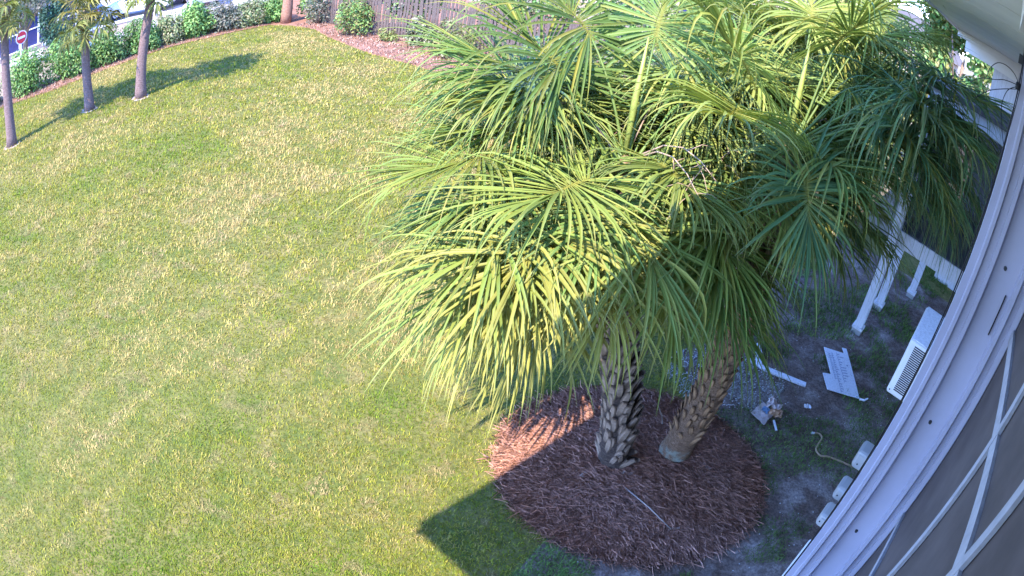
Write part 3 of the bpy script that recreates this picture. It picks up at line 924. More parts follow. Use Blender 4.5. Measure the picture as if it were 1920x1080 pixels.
# shrubs by the fence
bush('fence_shrub', 'leggy yellow green shrub with pale bare stems before the picket fence', -7.1, 23.35, 1.0, .8, 1.5, 1900, .11, LIT + BRG, 41, nb=9, z0=.35, stems=6)
bush('fence_shrub', 'grey twiggy shrub right of the reddish trunk', -9.3, 25.3, .9, .8, 1.5, 1300, .10, GYG, 42, nb=8, z0=.3, twig=12)
bush('fence_shrub', 'green shrub half hidden behind the reddish trunk', -10.0, 26.4, .9, .8, 1.6, 1800, .11, BRG, 43, nb=8)
bush('fence_shrub', 'low yellow leaved plant at the foot of the picket fence', -5.6, 22.6, .45, .4, .5, 500, .09, LIT, 44, nb=5, stems=2)
bush('fence_shrub', 'leafy green branches hanging over the top of the picket fence', -5.2, 24.3, 1.5, 1.0, 2.3, 3000, .12, BRG + GYG, 45, nb=12, z0=.5)
bush('fence_shrub', 'low sprawling grey green shrub before the middle of the picket fence', -4.35, 22.35, .9, .55, 1.2, 1500, .11, GYG + OLV, 48, nb=9, z0=.15, twig=8)
bush('fence_shrub', 'dark shrub in front of the fence beside the palm fronds', -3.0, 21.2, 1.2, .9, 1.3, 1800, .11, OLV + LIT, 46, nb=9)
bush('fence_shrub', 'broad green shrub beyond the fence above the palm crown', -1.5, 23.5, 1.8, 1.3, 3.4, 3500, .13, GYG + BRG, 47, nb=14, z0=.2)

# thicket behind the palms
th = [(1.0, 12.6, 1.3, 1.1, 2.9, OLV + LIT, 'tall olive thicket shrub straight behind the nearer palm'),
      (3.1, 12.4, 1.5, 1.2, 3.9, LIT + OLV, 'sunlit yellow green thicket shrub behind the gap between the palms'),
      (5.2, 13.2, 1.5, 1.2, 4.3, GYG + OLV, 'tall twiggy thicket shrub with reddish dry stems behind the farther palm'),
      (7.0, 13.8, 1.4, 1.2, 3.6, LIT, 'yellow green thicket shrub nearest the screened porch'),
      (2.0, 15.5, 1.9, 1.4, 4.2, BRG + GYG, 'big green shrub at the back of the thicket, left side'),
      (5.6, 17.5, 1.9, 1.5, 4.6, LIT + BRG, 'big yellow green shrub at the back of the thicket, right side'),
      (0.0, 14.6, 1.3, 1.2, 2.6, GYG + BRG, 'grey green shrub at the left end of the thicket'),
      (8.2, 16.2, 1.6, 1.4, 4.4, BRG + LIT, 'tall green shrub between the thicket and the porch'),
      (13.0, 22.0, 2.2, 1.6, 5.5, LIT + BRG, 'tall sunlit shrub far behind the screened porch'),
      (9.6, 17.6, 1.7, 1.4, 5.0, LIT, 'sunlit shrub seen past the eave beyond the screened porch')]
for i, (x, y, rx, ry, h, c, lab) in enumerate(th):
    bush('thicket_shrub', lab, x, y, rx * 1.15, ry * 1.15, h, 7000, .125, c, 60 + i, group='thicket behind the palms', nb=18, z0=.08, twig=26, stems=7)

# loose chips, twigs and dead leaves on the far beds (uncountable litter)
g = np.random.default_rng(99)
cx_, cy_ = [], []
for pl_, w0, w1, m_ in ((HEDGE, -.12, 1.2, 500), (BEDEDGE[:8], .05, 3.2, 900)):
    for (ax, ay), (bx, by) in zip(pl_, pl_[1:]):
        L_ = math.hypot(bx - ax, by - ay); nx, ny = -(by - ay) / L_, (bx - ax) / L_
        m = int(m_ * L_ / 3); f = g.random(m); q_ = w0 + (w1 - w0) * g.random(m)
        cx_.append(ax + (bx - ax) * f + nx * q_); cy_.append(ay + (by - ay) * f + ny * q_)
x = np.concatenate(cx_); y = np.concatenate(cy_); n = len(x)
tone = g.random((n, 1))
C = (np.array([.10, .055, .04]) * (1 - tone) + np.array([.46, .32, .22]) * tone) * g.uniform(.7, 1.2, (n, 1))
V, F, Cc = blades(np.stack([x, y, np.full(n, .004)], 1), g.uniform(.05, .16, n), g.uniform(.02, .045, n), g.uniform(.9, .97, n), g.uniform(0, 6.28, n), C)
link('mulch_litter', np_mesh('mulch_litter', V, F, Cc), MAT['needle'], None, label='loose bark chips and dead leaves on the far mulch beds', cat='mulch', kind='stuff')

# ------------------------------------------------------------------ picket fence
root = empty('picket_fence', (-6.5, 23.6, 0), 'weathered grey wooden picket fence at the back of the mulch bed', 'fence')
rd = random.Random(12)
PK = []
for v in range(3):
    b = MB(); b.prism([(-.045, 0), (.045, 0), (.045, 1.62), (.0, 1.75 - .03 * v), (-.045, 1.62)], -.011, .011, Matrix.Rotation(R(90), 4, 'X'))
    me = b.mesh('picket'); me.materials.append(MAT['fence']); PK.append(me)
FP = [(-9.6, 25.9), (-6.6, 23.75), (2.5, 20.9)]
for (ax, ay), (bx, by) in zip(FP, FP[1:]):
    L = math.hypot(bx - ax, by - ay); ang = math.atan2(by - ay, bx - ax); nP = int(L / .125)
    for k in range(nP):
        f = (k + .5) / nP
        o = link('picket', PK[rd.randrange(3)], None, root)
        o.location = (ax + (bx - ax) * f + 6.5, ay + (by - ay) * f - 23.6, rd.uniform(-.04, .05))
        o.rotation_euler = (rd.gauss(0, .025), rd.gauss(0, .02), ang + rd.gauss(0, .05))
    for z in (.4, 1.3):
        b = MB(); n_ = Vector((-(by - ay), bx - ax, 0)).normalized() * .045
        m = Matrix.Translation(Vector((ax + 6.5, ay - 23.6, 0)) + n_) @ Matrix.Rotation(ang, 4, 'Z')
        b.box((0, -.02, z), (L, .02, z + .09), m); b.build('rail', MAT['fence'], root)
    for k in range(int(L / 2.4) + 1):
        f = k * 2.4 / L; b = MB(); n_ = Vector((-(by - ay), bx - ax, 0)).normalized() * .115
        m = Matrix.Translation(Vector((ax + (bx - ax) * f + 6.5, ay + (by - ay) * f - 23.6, 0)) + n_) @ Matrix.Rotation(ang, 4, 'Z')
        b.box((-.045, -.045, -.03), (.045, .045, 1.7), m); b.build('post', MAT['fence'], root)

# ------------------------------------------------------------------ the house (local frame: s along the wall, t outwards)
RZ = R(49.0)
house = empty('house', (0, 0, 0), 'white trimmed house wall close to the camera with window and deep eave', 'house', rz=RZ)
def hbox(name, lo, hi, mat, parent=None, bevel=0.0, **kw):
    b = MB(); b.box(lo, hi); return b.build(name, mat, parent or house, bevel=bevel, **kw)
hbox('wall', (-1.9, -6.0, 0), (10.4, -.35, 5.915), MAT['cream'])
hbox('window_box', (-.9, -.352, 3.3), (1.55, -.05, 3.84), MAT['white'])
hbox('sill', (-.92, -.352, 3.842), (1.57, -.03, 3.99), MAT['white'], bevel=.006)
hbox('header', (-.92, -.352, 5.64), (1.57, -.018, 5.915), MAT['cream'])
hbox('window_jamb', (-.9, -.352, 3.992), (-.6, -.02, 5.638), MAT['white'])
# far jamb: stepped vinyl profile facing the camera
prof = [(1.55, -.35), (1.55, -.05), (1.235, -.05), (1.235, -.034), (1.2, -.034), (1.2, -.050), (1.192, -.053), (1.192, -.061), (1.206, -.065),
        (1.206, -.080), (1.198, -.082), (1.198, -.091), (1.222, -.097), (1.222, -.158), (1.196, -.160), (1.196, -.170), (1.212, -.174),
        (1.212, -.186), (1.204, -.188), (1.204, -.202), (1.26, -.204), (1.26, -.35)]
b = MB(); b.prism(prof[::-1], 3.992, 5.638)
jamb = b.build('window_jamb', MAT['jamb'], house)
for z in (5.165, 4.789, 4.43):
    b = MB(); b.tube([(1.2225, -.121, z), (1.217, -.121, z)], [.0048, .004], 8); b.build('screw', MAT['dark'], jamb)
b = MB(); b.box((1.215, -.148, 5.03), (1.2225, -.1455, 5.12)); b.build('weep_slot', MAT['black'], jamb)
scr = hbox('window_screen', (-.6, -.216, 3.992), (1.206, -.204, 5.638), MAT['screen'])
hbox('muntin', (-.59, -.2035, 5.053), (1.2, -.197, 5.078), MAT['strip'], scr)
hbox('muntin', (-.59, -.2035, 4.55), (1.2, -.197, 4.572), MAT['strip'], scr)
for s_ in (.82, .532, .245, -.04):
    hbox('muntin', (s_ - .011, -.2025, 3.995), (s_ + .011, -.196, 5.635), MAT['strip'], scr)
# eave: planked soffit, fascia, roof
sof = hbox('soffit_backing', (-2.25, -.34, 5.955), (15.9, 1.22, 5.97), MAT['dark'])
s_ = -2.25
for wdt in (1.2, 1.2, 1.2, 1.2, 1.2, 1.2, 1.2, 1.2, 1.2, 1.2, 1.2, 1.2, 1.2, 1.2, 1.2):
    hbox('soffit_plank', (s_ + .016, -.345, 5.925), (s_ + wdt - .016, 1.215, 5.95), MAT['soffit'], sof); s_ += wdt
hbox('fascia', (-2.27, 1.225, 5.89), (15.9, 1.255, 6.09), MAT['white'])
b = MB(); b.prism([(1.28, 6.10), (1.28, 6.13), (-3.5, 8.1), (-8.4, 6.10)], -2.32, 16.0, Matrix(((0, 0, 1, 0), (1, 0, 0, 0), (0, 1, 0, 0), (0, 0, 0, 1))))
b.build('roof', MAT['shingle'], house)
hbox('eave_beam', (15.0, -.35, 5.56), (15.2, 1.21, 5.922), MAT['soffit'])
hbox('eave_beam', (12.4, -.35, 5.78), (12.55, 1.21, 5.922), MAT['soffit'])
hbox('wing_wall', (15.3, -6.0, 0), (19.0, .35, 5.94), MAT['white'])
hbox('wire_nut', (1.9, -.06, 5.57), (1.93, -.035, 5.60), MAT['dark'], house)

# black cable clipped to the window frame
root = empty('black_cable', (0, 0, 0), 'black cable bundle clipped along the outer edge of the window frame', 'cable', rz=RZ)
b = MB(); b.tube([(1.17, -.03, 5.635), (1.17, -.032, 5.504), (1.17, -.029, 5.415), (1.17, -.028, 5.304), (1.17, -.026, 5.159), (1.17, -.0265, 5.0), (1.17, -.027, 4.7), (1.17, -.03, 4.0)], .0017, 6)
b.build('strand', MAT['black'], root, True)
b = MB(); b.tube([(1.18, -.03, 5.635), (1.18, -.036, 5.504), (1.18, -.031, 5.40), (1.18, -.030, 5.30), (1.18, -.0305, 5.15), (1.18, -.0295, 4.9), (1.18, -.032, 4.0)], .0012, 6)
b.build('strand', MAT['black'], root, True)
b = MB(); b.box((1.16, -.036, 5.492), (1.18, -.024, 5.508)); b.build('clip', MAT['black'], root, bevel=.004)
for k, L in enumerate(([(-.03, 5.502), (.0, 5.496), (.02, 5.486), (.048, 5.474), (.07, 5.455)], [(-.03, 5.494), (.0, 5.478), (.03, 5.458), (.055, 5.43)],
          [(-.03, 5.506), (-.018, 5.518), (.002, 5.524), (.022, 5.519), (.036, 5.50), (.04, 5.48)], [(-.03, 5.499), (-.010, 5.48), (-.004, 5.446), (-.016, 5.405), (-.028, 5.38)])):
    b = MB(); b.tube(smooth_path([(1.16 + .01 * k, t_, z) for t_, z in L], 4), .0009, 5); b.build('loose_wire', MAT['black'], root, True)

# window air conditioner
root = empty('air_conditioner', st(4.2, -.335, 3.05), 'cream window air conditioner with louvred side sticking out of the wall', 'air conditioner', rz=RZ)
b = MB(); b.box((0, 0, 0), (.69, .40, .46)); b.build('casing', MAT['cream'], root, bevel=.02)
b = MB(); b.box((.015, .015, .461), (.675, .385, .468)); b.build('top_panel', MAT['white'], root, bevel=.003)
for k in range(24):
    z = .05 + .375 * k / 23
    b = MB(); b.box((-.004, .235, z), (.001, .345, z + .0085)); b.build('louver', MAT['dark'], root)
b = MB(); b.tube([(.002, .375, .035), (-.003, .375, .035)], .006, 8); b.build('screw', MAT['dark'], root)
b = MB(); b.box((-.003, .20, .06), (.0, .206, .43)); b.build('seam', MAT['yellow'], root)

# grey utility boxes low on the wall
for k, (s_, z, h_, lab) in enumerate(((4.62, 2.0, .19, 'rounded cream utility box on the wall next to the tan hose'), (4.27, 1.89, .14, 'rounded cream utility box, middle one of the three on the wall'), (3.93, 1.86, .13, 'rounded cream utility box nearest the bottom of the picture'))):
    root = empty('utility_box', st(s_, -.35, z), lab, 'utility box', 'utility boxes on the house wall', RZ)
    b = MB(); b.box((0, 0, 0), (.22, .36 - .012 * k, h_)); b.build('casing', MAT['greybox'], root, bevel=.035)
    b = MB(); b.box((-.006, .05, .025), (.001, .33 - .012 * k, h_ - .025)); b.build('cover', MAT['greybox'], root, bevel=.003)
    b = MB(); b.tube([(-.01, .3, .07), (-.005, .3, .07)], .008, 8); b.build('latch', MAT['dark'], root)
    b = MB(); b.tube([(.11, .06, -z), (.11, .06, .02)], .022, 8); b.build('conduit', MAT['greybox'], root, True)

# raised screened porch
def screen_mat():
    k = NM('porch_screen')
    b = k.bsdf((.03, .033, .036), .7, .2)
    tr = k.n('ShaderNodeBsdfTransparent'); ms = k.n('ShaderNodeMixShader'); ms.inputs[0].default_value = .4
    k.l(b.outputs[0], ms.inputs[1]); k.l(tr.outputs[0], ms.inputs[2]); k.l(ms.outputs[0], k.out.inputs[0]); return k.m
MAT['porchscreen'] = screen_mat()
o_ = st(10.58, 1.2)
root = empty('screened_porch', o_, 'white raised porch with dark insect screens on square white posts', 'porch', rz=RZ)
def pbox(name, lo, hi, mat, parent=None, bevel=0.0):
    b = MB(); b.box(tuple(a_ - c_ for a_, c_ in zip(lo, (10.58, 1.2, 0))), tuple(a_ - c_ for a_, c_ in zip(hi, (10.58, 1.2, 0)))); return b.build(name, mat, parent or root, bevel=bevel)
for (s_, t_, ztop) in ((10.58, 1.25, 4.4), (11.92, 1.18, 4.4), (13.38, .68, 1.74)):
    po = pbox('post', (s_ - .085, t_ - .085, .10), (s_ + .085, t_ + .085, ztop), MAT['white'], bevel=.006)
    pbox('post_collar', (s_ - .115, t_ - .115, .10), (s_ + .115, t_ + .115, .15), MAT['white'], po, .006)
    pbox('footing', (s_ - .10, t_ - .10, -.03), (s_ + .10, t_ + .10, .098), MAT['greybox'], po)
pbox('floor_beam', (10.66, -.34, 1.78), (10.80, 1.16, 2.06), MAT['white'], bevel=.005)
pbox('floor_beam', (10.67, 1.17, 1.78), (14.6, 1.33, 2.06), MAT['white'], bevel=.005)
pbox('low_rail', (13.3, -.34, .92), (13.4, .59, 1.06), MAT['cream'], bevel=.005)
pbox('floor', (10.805, -.34, 1.9), (14.6, 1.165, 2.03), MAT['dark'])
pbox('screen', (10.7, -.34, 2.06), (10.705, 1.16, 4.4), MAT['porchscreen'])
pbox('screen', (10.7, 1.24, 2.06), (14.6, 1.245, 4.4), MAT['porchscreen'])
for t_ in (.35, .75): pbox('stud', (10.68, t_ - .03, 2.06), (10.74, t_ + .03, 4.4), MAT['dark'])
for s_ in (11.4, 12.6, 13.6, 14.55): pbox('stud', (s_ - .03, 1.2, 2.06), (s_ + .03, 1.26, 4.4), MAT['dark'])
pbox('mid_rail', (10.68, -.34, 2.95), (10.74, 1.2, 3.02), MAT['dark'])
pbox('fascia', (10.5, -.34, 4.402), (10.62, 1.34, 4.66), MAT['white'], bevel=.005)
pbox('fascia', (10.625, 1.24, 4.402), (14.7, 1.36, 4.66), MAT['white'], bevel=.005)
pbox('roof', (10.4, -.345, 4.664), (14.8, 1.45, 4.76), MAT['shingle'])

# ------------------------------------------------------------------ litter and small things in the side yard
def flat_poly(name, pts, z, th, mat, label, cat, tilt=0.0):
    cx = sum(p[0] for p in pts) / len(pts); cy = sum(p[1] for p in pts) / len(pts)
    o = empty(name, (cx, cy, z), label, cat)
    o.rotation_euler = (tilt, tilt * .6, 0)
    b = MB(); b.prism([(x - cx, y - cy) for x, y in pts], 0, th)
    b.build('sheet', mat, o, bevel=.002)
    return o, cx, cy
o, cx, cy = flat_poly('white_board', [(5.0, 8.09), (4.94, 7.41), (4.78, 7.42), (4.76, 7.04), (5.37, 6.9), (5.5, 8.14), (5.41, 8.15), (5.40, 8.0)], .05, .012, MAT['white'], 'notched white board with faint script lettering lying on the ground', 'board', .02)
# faint script running down the board: loops of a flowing hand
def script(o, start, end, amp, loops, wid, seed, cx, cy):
    rd = random.Random(seed); a = Vector((start[0] - cx, start[1] - cy, .0135)); e = Vector((end[0] - cx, end[1] - cy, .0135))
    dv = (e - a); L = dv.length; dv.normalize(); nv = Vector((-dv.y, dv.x, 0))
    pts = []; N = loops * 12
    amps = [amp * rd.choice((.4, .5, .6, 1.0, 1.1)) for _ in range(loops + 1)]
    for i in range(N + 1):
        ph = i / 12 * 2 * math.pi; am = amps[min(loops, i // 12)]
        pts.append(a + dv * (L * i / N + .022 * math.sin(ph)) + nv * am * (1 - math.cos(ph)) * .5)
    b = MB()
    for p, q_ in zip(pts, pts[1:]):
        t = (q_ - p).normalized(); sd = Vector((-t.y, t.x, 0)) * wid * .5
        b.add([p - sd, p + sd, q_ + sd, q_ - sd], [(0, 3, 2, 1)])
    b.build('lettering', MAT['ink'], o)
script(o, (5.22, 7.98), (5.16, 7.25), .12, 11, .012, 1, cx, cy)
script(o, (5.12, 7.98), (5.02, 7.0), .06, 17, .010, 2, cx, cy)
script(o, (5.05, 7.95), (4.99, 7.3), .045, 14, .008, 3, cx, cy)
b = MB(); b.tube([(5.37 - cx, 6.9 - cy, .005), (5.45 - cx, 6.86 - cy, .02), (5.52 - cx, 6.88 - cy, .05)], [.02, .018, .012], 6); b.build('torn_flap', MAT['white'], o)
b = MB(); b.tube([(5.36 - cx, 7.68 - cy, .0135), (5.36 - cx, 7.68 - cy, .016)], .018, 8); b.build('smudge', MAT['ink'], o)

root = empty('trim_piece', (3.63, 7.38, .02), 'bent L-shaped length of white plastic trim on the ground', 'trim')
b = MB(); b.prism([(.03, -.04), (.73, -.32), (.76, -.24), (.05, .06)], 0, .035); b.build('long_arm', MAT['white'], root, bevel=.003)
b = MB(); b.prism([(.025, -.03), (.045, .07), (.11, .32), (.12, .55), (.07, .58), (.0, .34), (-.04, .06)], .003, .038); b.build('short_arm', MAT['white'], root, bevel=.003)
root = empty('trim_offcut', (3.50, 7.47, .015), 'small white plastic offcut beside the bent trim', 'offcut')
b = MB(); b.prism([(0, 0), (.04, .0), (.06, .22), (.03, .26)], 0, .02); b.build('sheet', MAT['white'], root)

# crumpled cardboard and papers
root = empty('crumpled_paper', (3.52, 6.42, .03), 'crumpled tan paper and cardboard heap on the weeds', 'litter')
rd = random.Random(31)
def crumple(name, pts, z, mat, amp, parent, seed):
    r = random.Random(seed); n = 6
    p00, p10, p11, p01 = [Vector((*p, 0)) for p in pts]
    vs = []
    for i in range(n + 1):
        for j in range(n + 1):
            u, v = i / n, j / n
            p = p00.lerp(p10, u).lerp(p01.lerp(p11, u), v)
            vs.append(p + Vector((r.uniform(-.01, .01), r.uniform(-.01, .01), z + r.uniform(0, amp))))
    fs = [(i * (n + 1) + j, (i + 1) * (n + 1) + j, (i + 1) * (n + 1) + j + 1, i * (n + 1) + j + 1) for i in range(n) for j in range(n)]
    b = MB(); b.add(vs, fs); ob = b.build(name, mat, parent)
    so = ob.modifiers.new('thick', 'SOLIDIFY'); so.thickness = .004
crumple('cardboard', [(-.22, -.06), (-.06, -.26), (.16, -.02), (.0, .2)], .0, MAT['paper'], .03, root, 1)
crumple('folded_sheet', [(.02, .06), (.2, -.04), (.28, .1), (.12, .26)], .03, MAT['paper'], .09, root, 2)
crumple('orange_sheet', [(.03, -.1), (.2, -.16), (.27, -.03), (.1, .04)], .04, MAT['paper2'], .05, root, 3)
crumple('blue_print', [(-.06, .0), (.02, -.07), (.08, .02), (.0, .09)], .035, MAT['bluepaper'], .012, root, 4)
b = MB(); b.box((.10, -.36, .01), (.13, -.16, .02)); b.build('white_strip', MAT['white'], root)
root = empty('paper_scrap', (4.28, 6.62, .02), 'small white paper scrap lying on the bare soil', 'litter')
crumple('sheet', [(-.05, -.04), (.06, -.03), (.05, .05), (-.06, .03)], 0, MAT['white'], .04, root, 6)

hp = [(4.28, 6.09), (4.36, 6.08), (4.39, 6.0), (4.30, 5.88), (4.23, 5.76), (4.28, 5.65), (4.40, 5.64), (4.55, 5.58), (4.70, 5.51), (4.90, 5.42)]
root = empty('garden_hose', (4.28, 6.09, .0), 'tan hose curling over the soil to the house wall', 'hose')
b = MB(); b.tube(smooth_path([(x - 4.28, y - 6.09, .02) for x, y in hp] + [(.72, -.8, .25)]), .014, 8); b.build('pipe', MAT['hose'], root, True)
b = MB(); b.tube([(-.05, 0, .02), (.0, 0, .02)], [.02, .018], 8); b.build('coupling', MAT['white'], root)
c0 = st(4.6, -.02)
root = empty('green_hose', st(4.15, .1), 'loop of green hose at the bottom of the house wall', 'hose')
b = MB(); b.tube(smooth_path([(0.35 * math.cos(a_) * .6, 0.35 * math.sin(a_) * .6, .03 + .006 * a_) for a_ in [i * .6 for i in range(20)]], 3), .011, 6); b.build('pipe', MAT['greenhose'], root, True)

root = empty('fallen_stick', (1.49, 4.81, .115), 'thin pale stick lying across the pine straw', 'stick')
b = MB(); b.tube([(0, 0, .02), (.27, -.27, .022), (.40, -.42, .012), (.52, -.54, -.01)], [.008, .0075, .006, .004], 6); b.build('shaft', MAT['stick'], root, True)
# bark chips on the bed
chips = [(1.52, 5.02, 'curled tan leaf base chip fallen at the foot of the nearer palm'), (1.05, 4.95, 'pale bark chip on the pine straw left of the nearer palm'), (2.5, 5.25, 'pale bark chip on the pine straw right of the farther palm'), (2.05, 4.3, 'pale leaf scrap beside the end of the thin stick')]
for k, (x, y, lab) in enumerate(chips):
    r2 = ((x - BC[0]) / BRX) ** 2 + ((y - BC[1]) / BRY) ** 2
    root = empty('bark_chip', (x, y, bed_h(math.sqrt(r2)) + .02), lab, 'bark chip', 'bark chips on the pine straw', k * 1.1)
    crumple('chip', [(-.06, -.02), (.06, -.015), (.07, .015), (-.05, .02)], 0, MAT['stick'], .012, root, 50 + k)
# broken dead frond bits
for k, (x, y, a_, lab) in enumerate(((1.62, 6.0, .7, 'pale dead leaf strip standing in the straw between the palms'), (2.0, 5.9, 2.4, 'pale dead leaf strip leaning at the foot of the farther palm'))):
    root = empty('dead_leaf', (x, y, .08), lab, 'dead leaf', None, a_)
    b = MB(); b.tube([(0, 0, 0), (.03, .05, .18), (.1, .12, .34)], [.008, .007, .002], 4, col=(.5, .42, .33)); b.build('strip', MAT['petiole'], root)

# ------------------------------------------------------------------ road sign, cars and buildings beyond the hedge
def face_cam(x, y): return math.atan2(-y, -x) - math.pi / 2   # +Y of the thing turned to the camera
root = empty('road_sign', (-20.55, 17.52, 0), 'round red and white road sign on a post behind the hedge', 'road sign', rz=face_cam(-20.5, 17.5) + .25)
b = MB(); b.tube([(0, 0, -.03), (0, 0, 2.3)], .03, 8); b.build('post', MAT['signwhite'], root, True)
b = MB(); b.tube([(0, .035, 2.11), (0, .05, 2.11)], [.30, .30], 28); pl = b.build('plate', MAT['signwhite'], root)
b = MB(); b.tube([(0, .0515, 2.11), (0, .056, 2.11)], [.262, .262], 28); b.build('disc', MAT['red'], pl)
b = MB(); b.box((-.2, .0575, 2.06), (.2, .060, 2.16)); b.build('bar', MAT['signwhite'], pl)

def car(label, x, y, rz, paint, suv=True):
    root = empty('parked_car', (x, y, 0), label, 'car', 'cars parked beyond the hedge', rz)
    hh = 1.72 if suv else 1.45
    side = [(-2.25, .32), (-2.28, .62), (-2.2, .95), (-1.3, 1.05), (2.05, 1.02), (2.28, .9), (2.3, .5), (2.2, .3)]
    RX = Matrix(((1, 0, 0, 0), (0, 0, 1, 0), (0, 1, 0, 0), (0, 0, 0, 1)))
    b = MB(); b.prism(side, -.88, .88, RX); b.build('body', paint, root, bevel=.08)
    b = MB()
    lo = [(-1.25, 1.0), (2.05, 1.0)]; up_ = [(-.45, hh), (1.75, hh)]
    vs = [(lo[0][0], -.82, 1.0), (lo[1][0], -.82, 1.0), (lo[1][0], .82, 1.0), (lo[0][0], .82, 1.0), (up_[0][0], -.66, hh), (up_[1][0], -.66, hh), (up_[1][0], .66, hh), (up_[0][0], .66, hh)]
    b.add(vs, [(0,3,2,1),(4,5,6,7),(0,1,5,4),(1,2,6,5),(2,3,7,6),(3,0,4,7)]); cab = b.build('cabin', paint, root, bevel=.06)
    def quad(name, pts, m, par):
        b = MB(); b.add(pts, [(0, 1, 2, 3)]); ob = b.build(name, m, par); so = ob.modifiers.new('t', 'SOLIDIFY'); so.thickness = .012
    def lp(a_, c_, f): return tuple(a_[i] + (c_[i] - a_[i]) * f for i in range(3))
    def pane(ids, off, name):
        P_ = [Vector(vs[i]) for i in ids]; c = sum(P_, Vector()) / 4
        quad(name, [c + (p - c) * .84 + Vector(off) for p in P_], MAT['carglass'], cab)
    pane((0, 3, 7, 4), (-.02, 0, .01), 'windscreen'); pane((1, 2, 6, 5), (.02, 0, .01), 'rear_window')
    pane((0, 1, 5, 4), (0, -.025, 0), 'side_window'); pane((3, 2, 6, 7), (0, .025, 0), 'side_window')
    for wx in (-1.4, 1.4):
        for wy in (-.8, .8):
            b = MB(); b.tube([(wx, wy - .1, .33), (wx, wy + .1, .33)], .33, 18); wh = b.build('wheel', MAT['tyre'], root)
            b = MB(); b.tube([(wx, wy - .108, .33), (wx, wy + .108, .33)], .2, 14); b.build('rim', MAT['silver'], wh)
    for wy in (-.62, .62):
        b = MB(); b.box((-2.30, wy - .2, .72), (-2.24, wy + .2, .86)); b.build('headlight', MAT['signwhite'], root, bevel=.02)
        b = MB(); b.box((2.27, wy - .2, .72), (2.31, wy + .2, .9)); b.build('tail_light', MAT['red'], root)
    b = MB(); b.box((-2.31, -.38, .6), (-2.25, .38, .84)); b.build('grille', MAT['black'], root, bevel=.01)
    b = MB(); b.box((-2.33, -.85, .34), (-2.2, .85, .5)); b.build('bumper', MAT['black'], root, bevel=.03)
car('silver parked car with dark grille facing the hedge', -19.0, 31.4, R(-52), MAT['silver'])
car('white parked car on the road behind the right slim palm', -22.6, 30.0, R(20), MAT['whitecar'], False)
car('dark blue parked car beside the silver one', -21.9, 33.4, R(-52), MAT['bluecar'])
car('blue parked car half hidden behind the middle slim palm', -27.5, 28.2, R(22), MAT['bluecar'], False)

# glazed building and others
def building(label, x, y, rz, L, Dp, Hh, wall, roofm, wins, gz=(.5, 2.2), wl=1.2, gap=.35):
    root = empty('building', (x, y, 0), label, 'building', None, rz)
    b = MB(); b.box((-L / 2, -Dp, -.03), (L / 2, 0, Hh)); b.build('wall', wall, root)
    b = MB(); b.prism([(-Dp - .5, Hh + .002), (.5, Hh + .002), (-Dp / 2, Hh + 1.8)], -L / 2 - .4, L / 2 + .4, Matrix(((0, 0, 1, 0), (1, 0, 0, 0), (0, 1, 0, 0), (0, 0, 0, 1)))); b.build('roof', roofm, root)
    for k in range(wins):
        x0 = -L / 2 + .4 + k * (wl + gap)
        b = MB(); b.box((x0, .002, gz[0]), (x0 + wl, .05, gz[1])); wn = b.build('window', MAT['glass'], root)
        for lo, hi in (((x0 - .06, .004, gz[0] - .06), (x0, .09, gz[1] + .06)), ((x0 + wl, .004, gz[0] - .06), (x0 + wl + .06, .09, gz[1] + .06)), ((x0, .004, gz[1]), (x0 + wl, .09, gz[1] + .06)), ((x0, .004, gz[0] - .06), (x0 + wl, .09, gz[0])), ((x0, .006, (gz[0] + gz[1]) / 2 - .03), (x0 + wl, .085, (gz[0] + gz[1]) / 2 + .03))):
            b = MB(); b.box(lo, hi); b.build('frame_bar', MAT['signwhite'], wn)
    return root
building('low building with large dark blue white framed windows at the left edge', -27.2, 22.6, face_cam(-27, 22.6), 9.0, 6, 3.2, MAT['stucco'], MAT['shingle'], 6, (.35, 2.3), 1.15, .12)
building('orange stucco house with white trim behind the reddish trunk', -13.6, 34.0, face_cam(-13.6, 34), 8.0, 6, 3.2, MAT['orange'], MAT['shingle'], 4, (.9, 2.2), 1.0, .9)
building('long pale house on the far side of the road', -31.0, 47.0, face_cam(-31, 47), 22.0, 8, 4.5, MAT['stucco'], MAT['shingle'], 9, (.9, 2.4), 1.3, 1.0)
building('pale grey house seen through the thicket behind the palms', 11.0, 36.0, face_cam(11, 36), 26.0, 8, 4.5, MAT['stucco'], MAT['shingle'], 9, (.9, 2.4), 1.3, 1.3)

# white rail posts and low wall along the road
root = empty('road_barrier', (-21.0, 24.9, 0), 'low brown block wall along the road with a white cap', 'wall', rz=R(38))
b = MB(); b.box((-4.0, -.12, -.03), (3.0, .12, .5)); b.build('wall', MAT['stucco'], root)
b = MB(); b.box((-4.05, -.16, .503), (3.05, .16, .6)); b.build('cap', MAT['signwhite'], root)
for k, (x, y, lab) in enumerate(((-18.2, 25.6, 'white post beside the road just right of the right slim palm'), (-17.2, 27.6, 'white post farther up the road, left of the silver car'), (-14.6, 28.9, 'cream post right of the silver car'))):
    root = empty('bollard', (x, y, 0), lab, 'post', 'posts along the road')
    b = MB(); b.tube([(0, 0, -.03), (0, 0, 1.1), (0, 0, 1.16)], [.09, .085, .04], 10); b.build('shaft', MAT['signwhite'], root)
    b = MB(); b.tube([(0, 0, -.03), (0, 0, .08)], [.16, .15], 10); b.build('foot', MAT['greybox'], root)

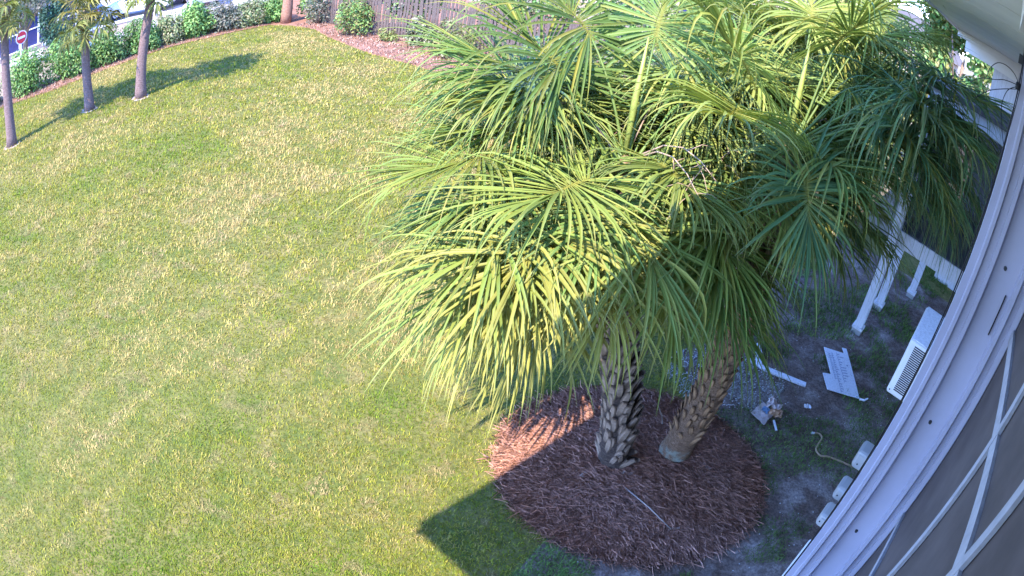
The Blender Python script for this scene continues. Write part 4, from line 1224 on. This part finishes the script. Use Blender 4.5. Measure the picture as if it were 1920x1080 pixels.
# trees behind the road
def tree(label, x, y, h, rx, rz_, n, size, cols, seed):
    rd = random.Random(seed); rg = np.random.default_rng(seed)
    root = empty('leafy_tree', (x, y, 0), label, 'tree', 'trees beyond the hedge')
    b = MB(); b.tube([(0, 0, -.03), (.05, .03, h * .3), (0, .1, h * .65)], [.2, .15, .07], 10, jit=.06, rnd=rd); tr = b.build('trunk', MAT['twig'], root, True)
    blobs = []
    for i in range(18):
        a = i * 2.4; f = rd.random()
        blobs.append((math.cos(a) * rx * rd.uniform(.2, .8), math.sin(a) * rx * rd.uniform(.2, .8), h - rz_ * 2 * f * .9 - rx * .2, rx * rd.uniform(.32, .5)))
    for i in range(6):
        e = Vector(blobs[i * 3][:3]); b = MB(); b.tube([(0, .05, h * .3), Vector((0, .05, h * .3)).lerp(e, .5) + Vector((0, 0, .1)), e], [.07, .05, .02], 6); b.build('limb', MAT['twig'], tr, True)
    link('crown', leaf_cloud('crown', blobs, n, size, cols, rg), MAT['leaf'], root)
tree('grey green tree in front of the blue windowed building', -23.6, 20.4, 5.2, 1.9, 1.3, 4500, .15, GYG, 81)
tree('dark green tree behind the hedge between the left and middle palms', -21.6, 20.9, 3.6, 1.0, 1.3, 3200, .16, [(.05, .14, .09), (.08, .17, .09), (.05, .1, .06)], 82)
tree('tall green tree behind the picket fence', -8.5, 29.5, 6.5, 2.4, 2.6, 5000, .16, BRG + GYG, 83)
tree('wide green tree behind the fence above the palms', 0.5, 25.5, 6.5, 2.6, 2.8, 5500, .16, BRG + OLV, 84)
tree('olive tree far across the road', -28.0, 40.0, 6.0, 2.5, 2.2, 3500, .2, OLV, 85)
tree('tall sunlit tree beyond the porch, seen under the eave', 15.6, 21.0, 7.8, 2.4, 3.0, 15000, .26, LIT + BRG, 86)
tree('green tree far behind the thicket, right of the pale house', 10.5, 24.0, 7.2, 2.6, 3.0, 14000, .25, LIT + OLV, 87)
tree('green tree far behind the farther palm', 5.0, 25.0, 7.0, 2.6, 3.0, 13000, .25, BRG + OLV, 88)
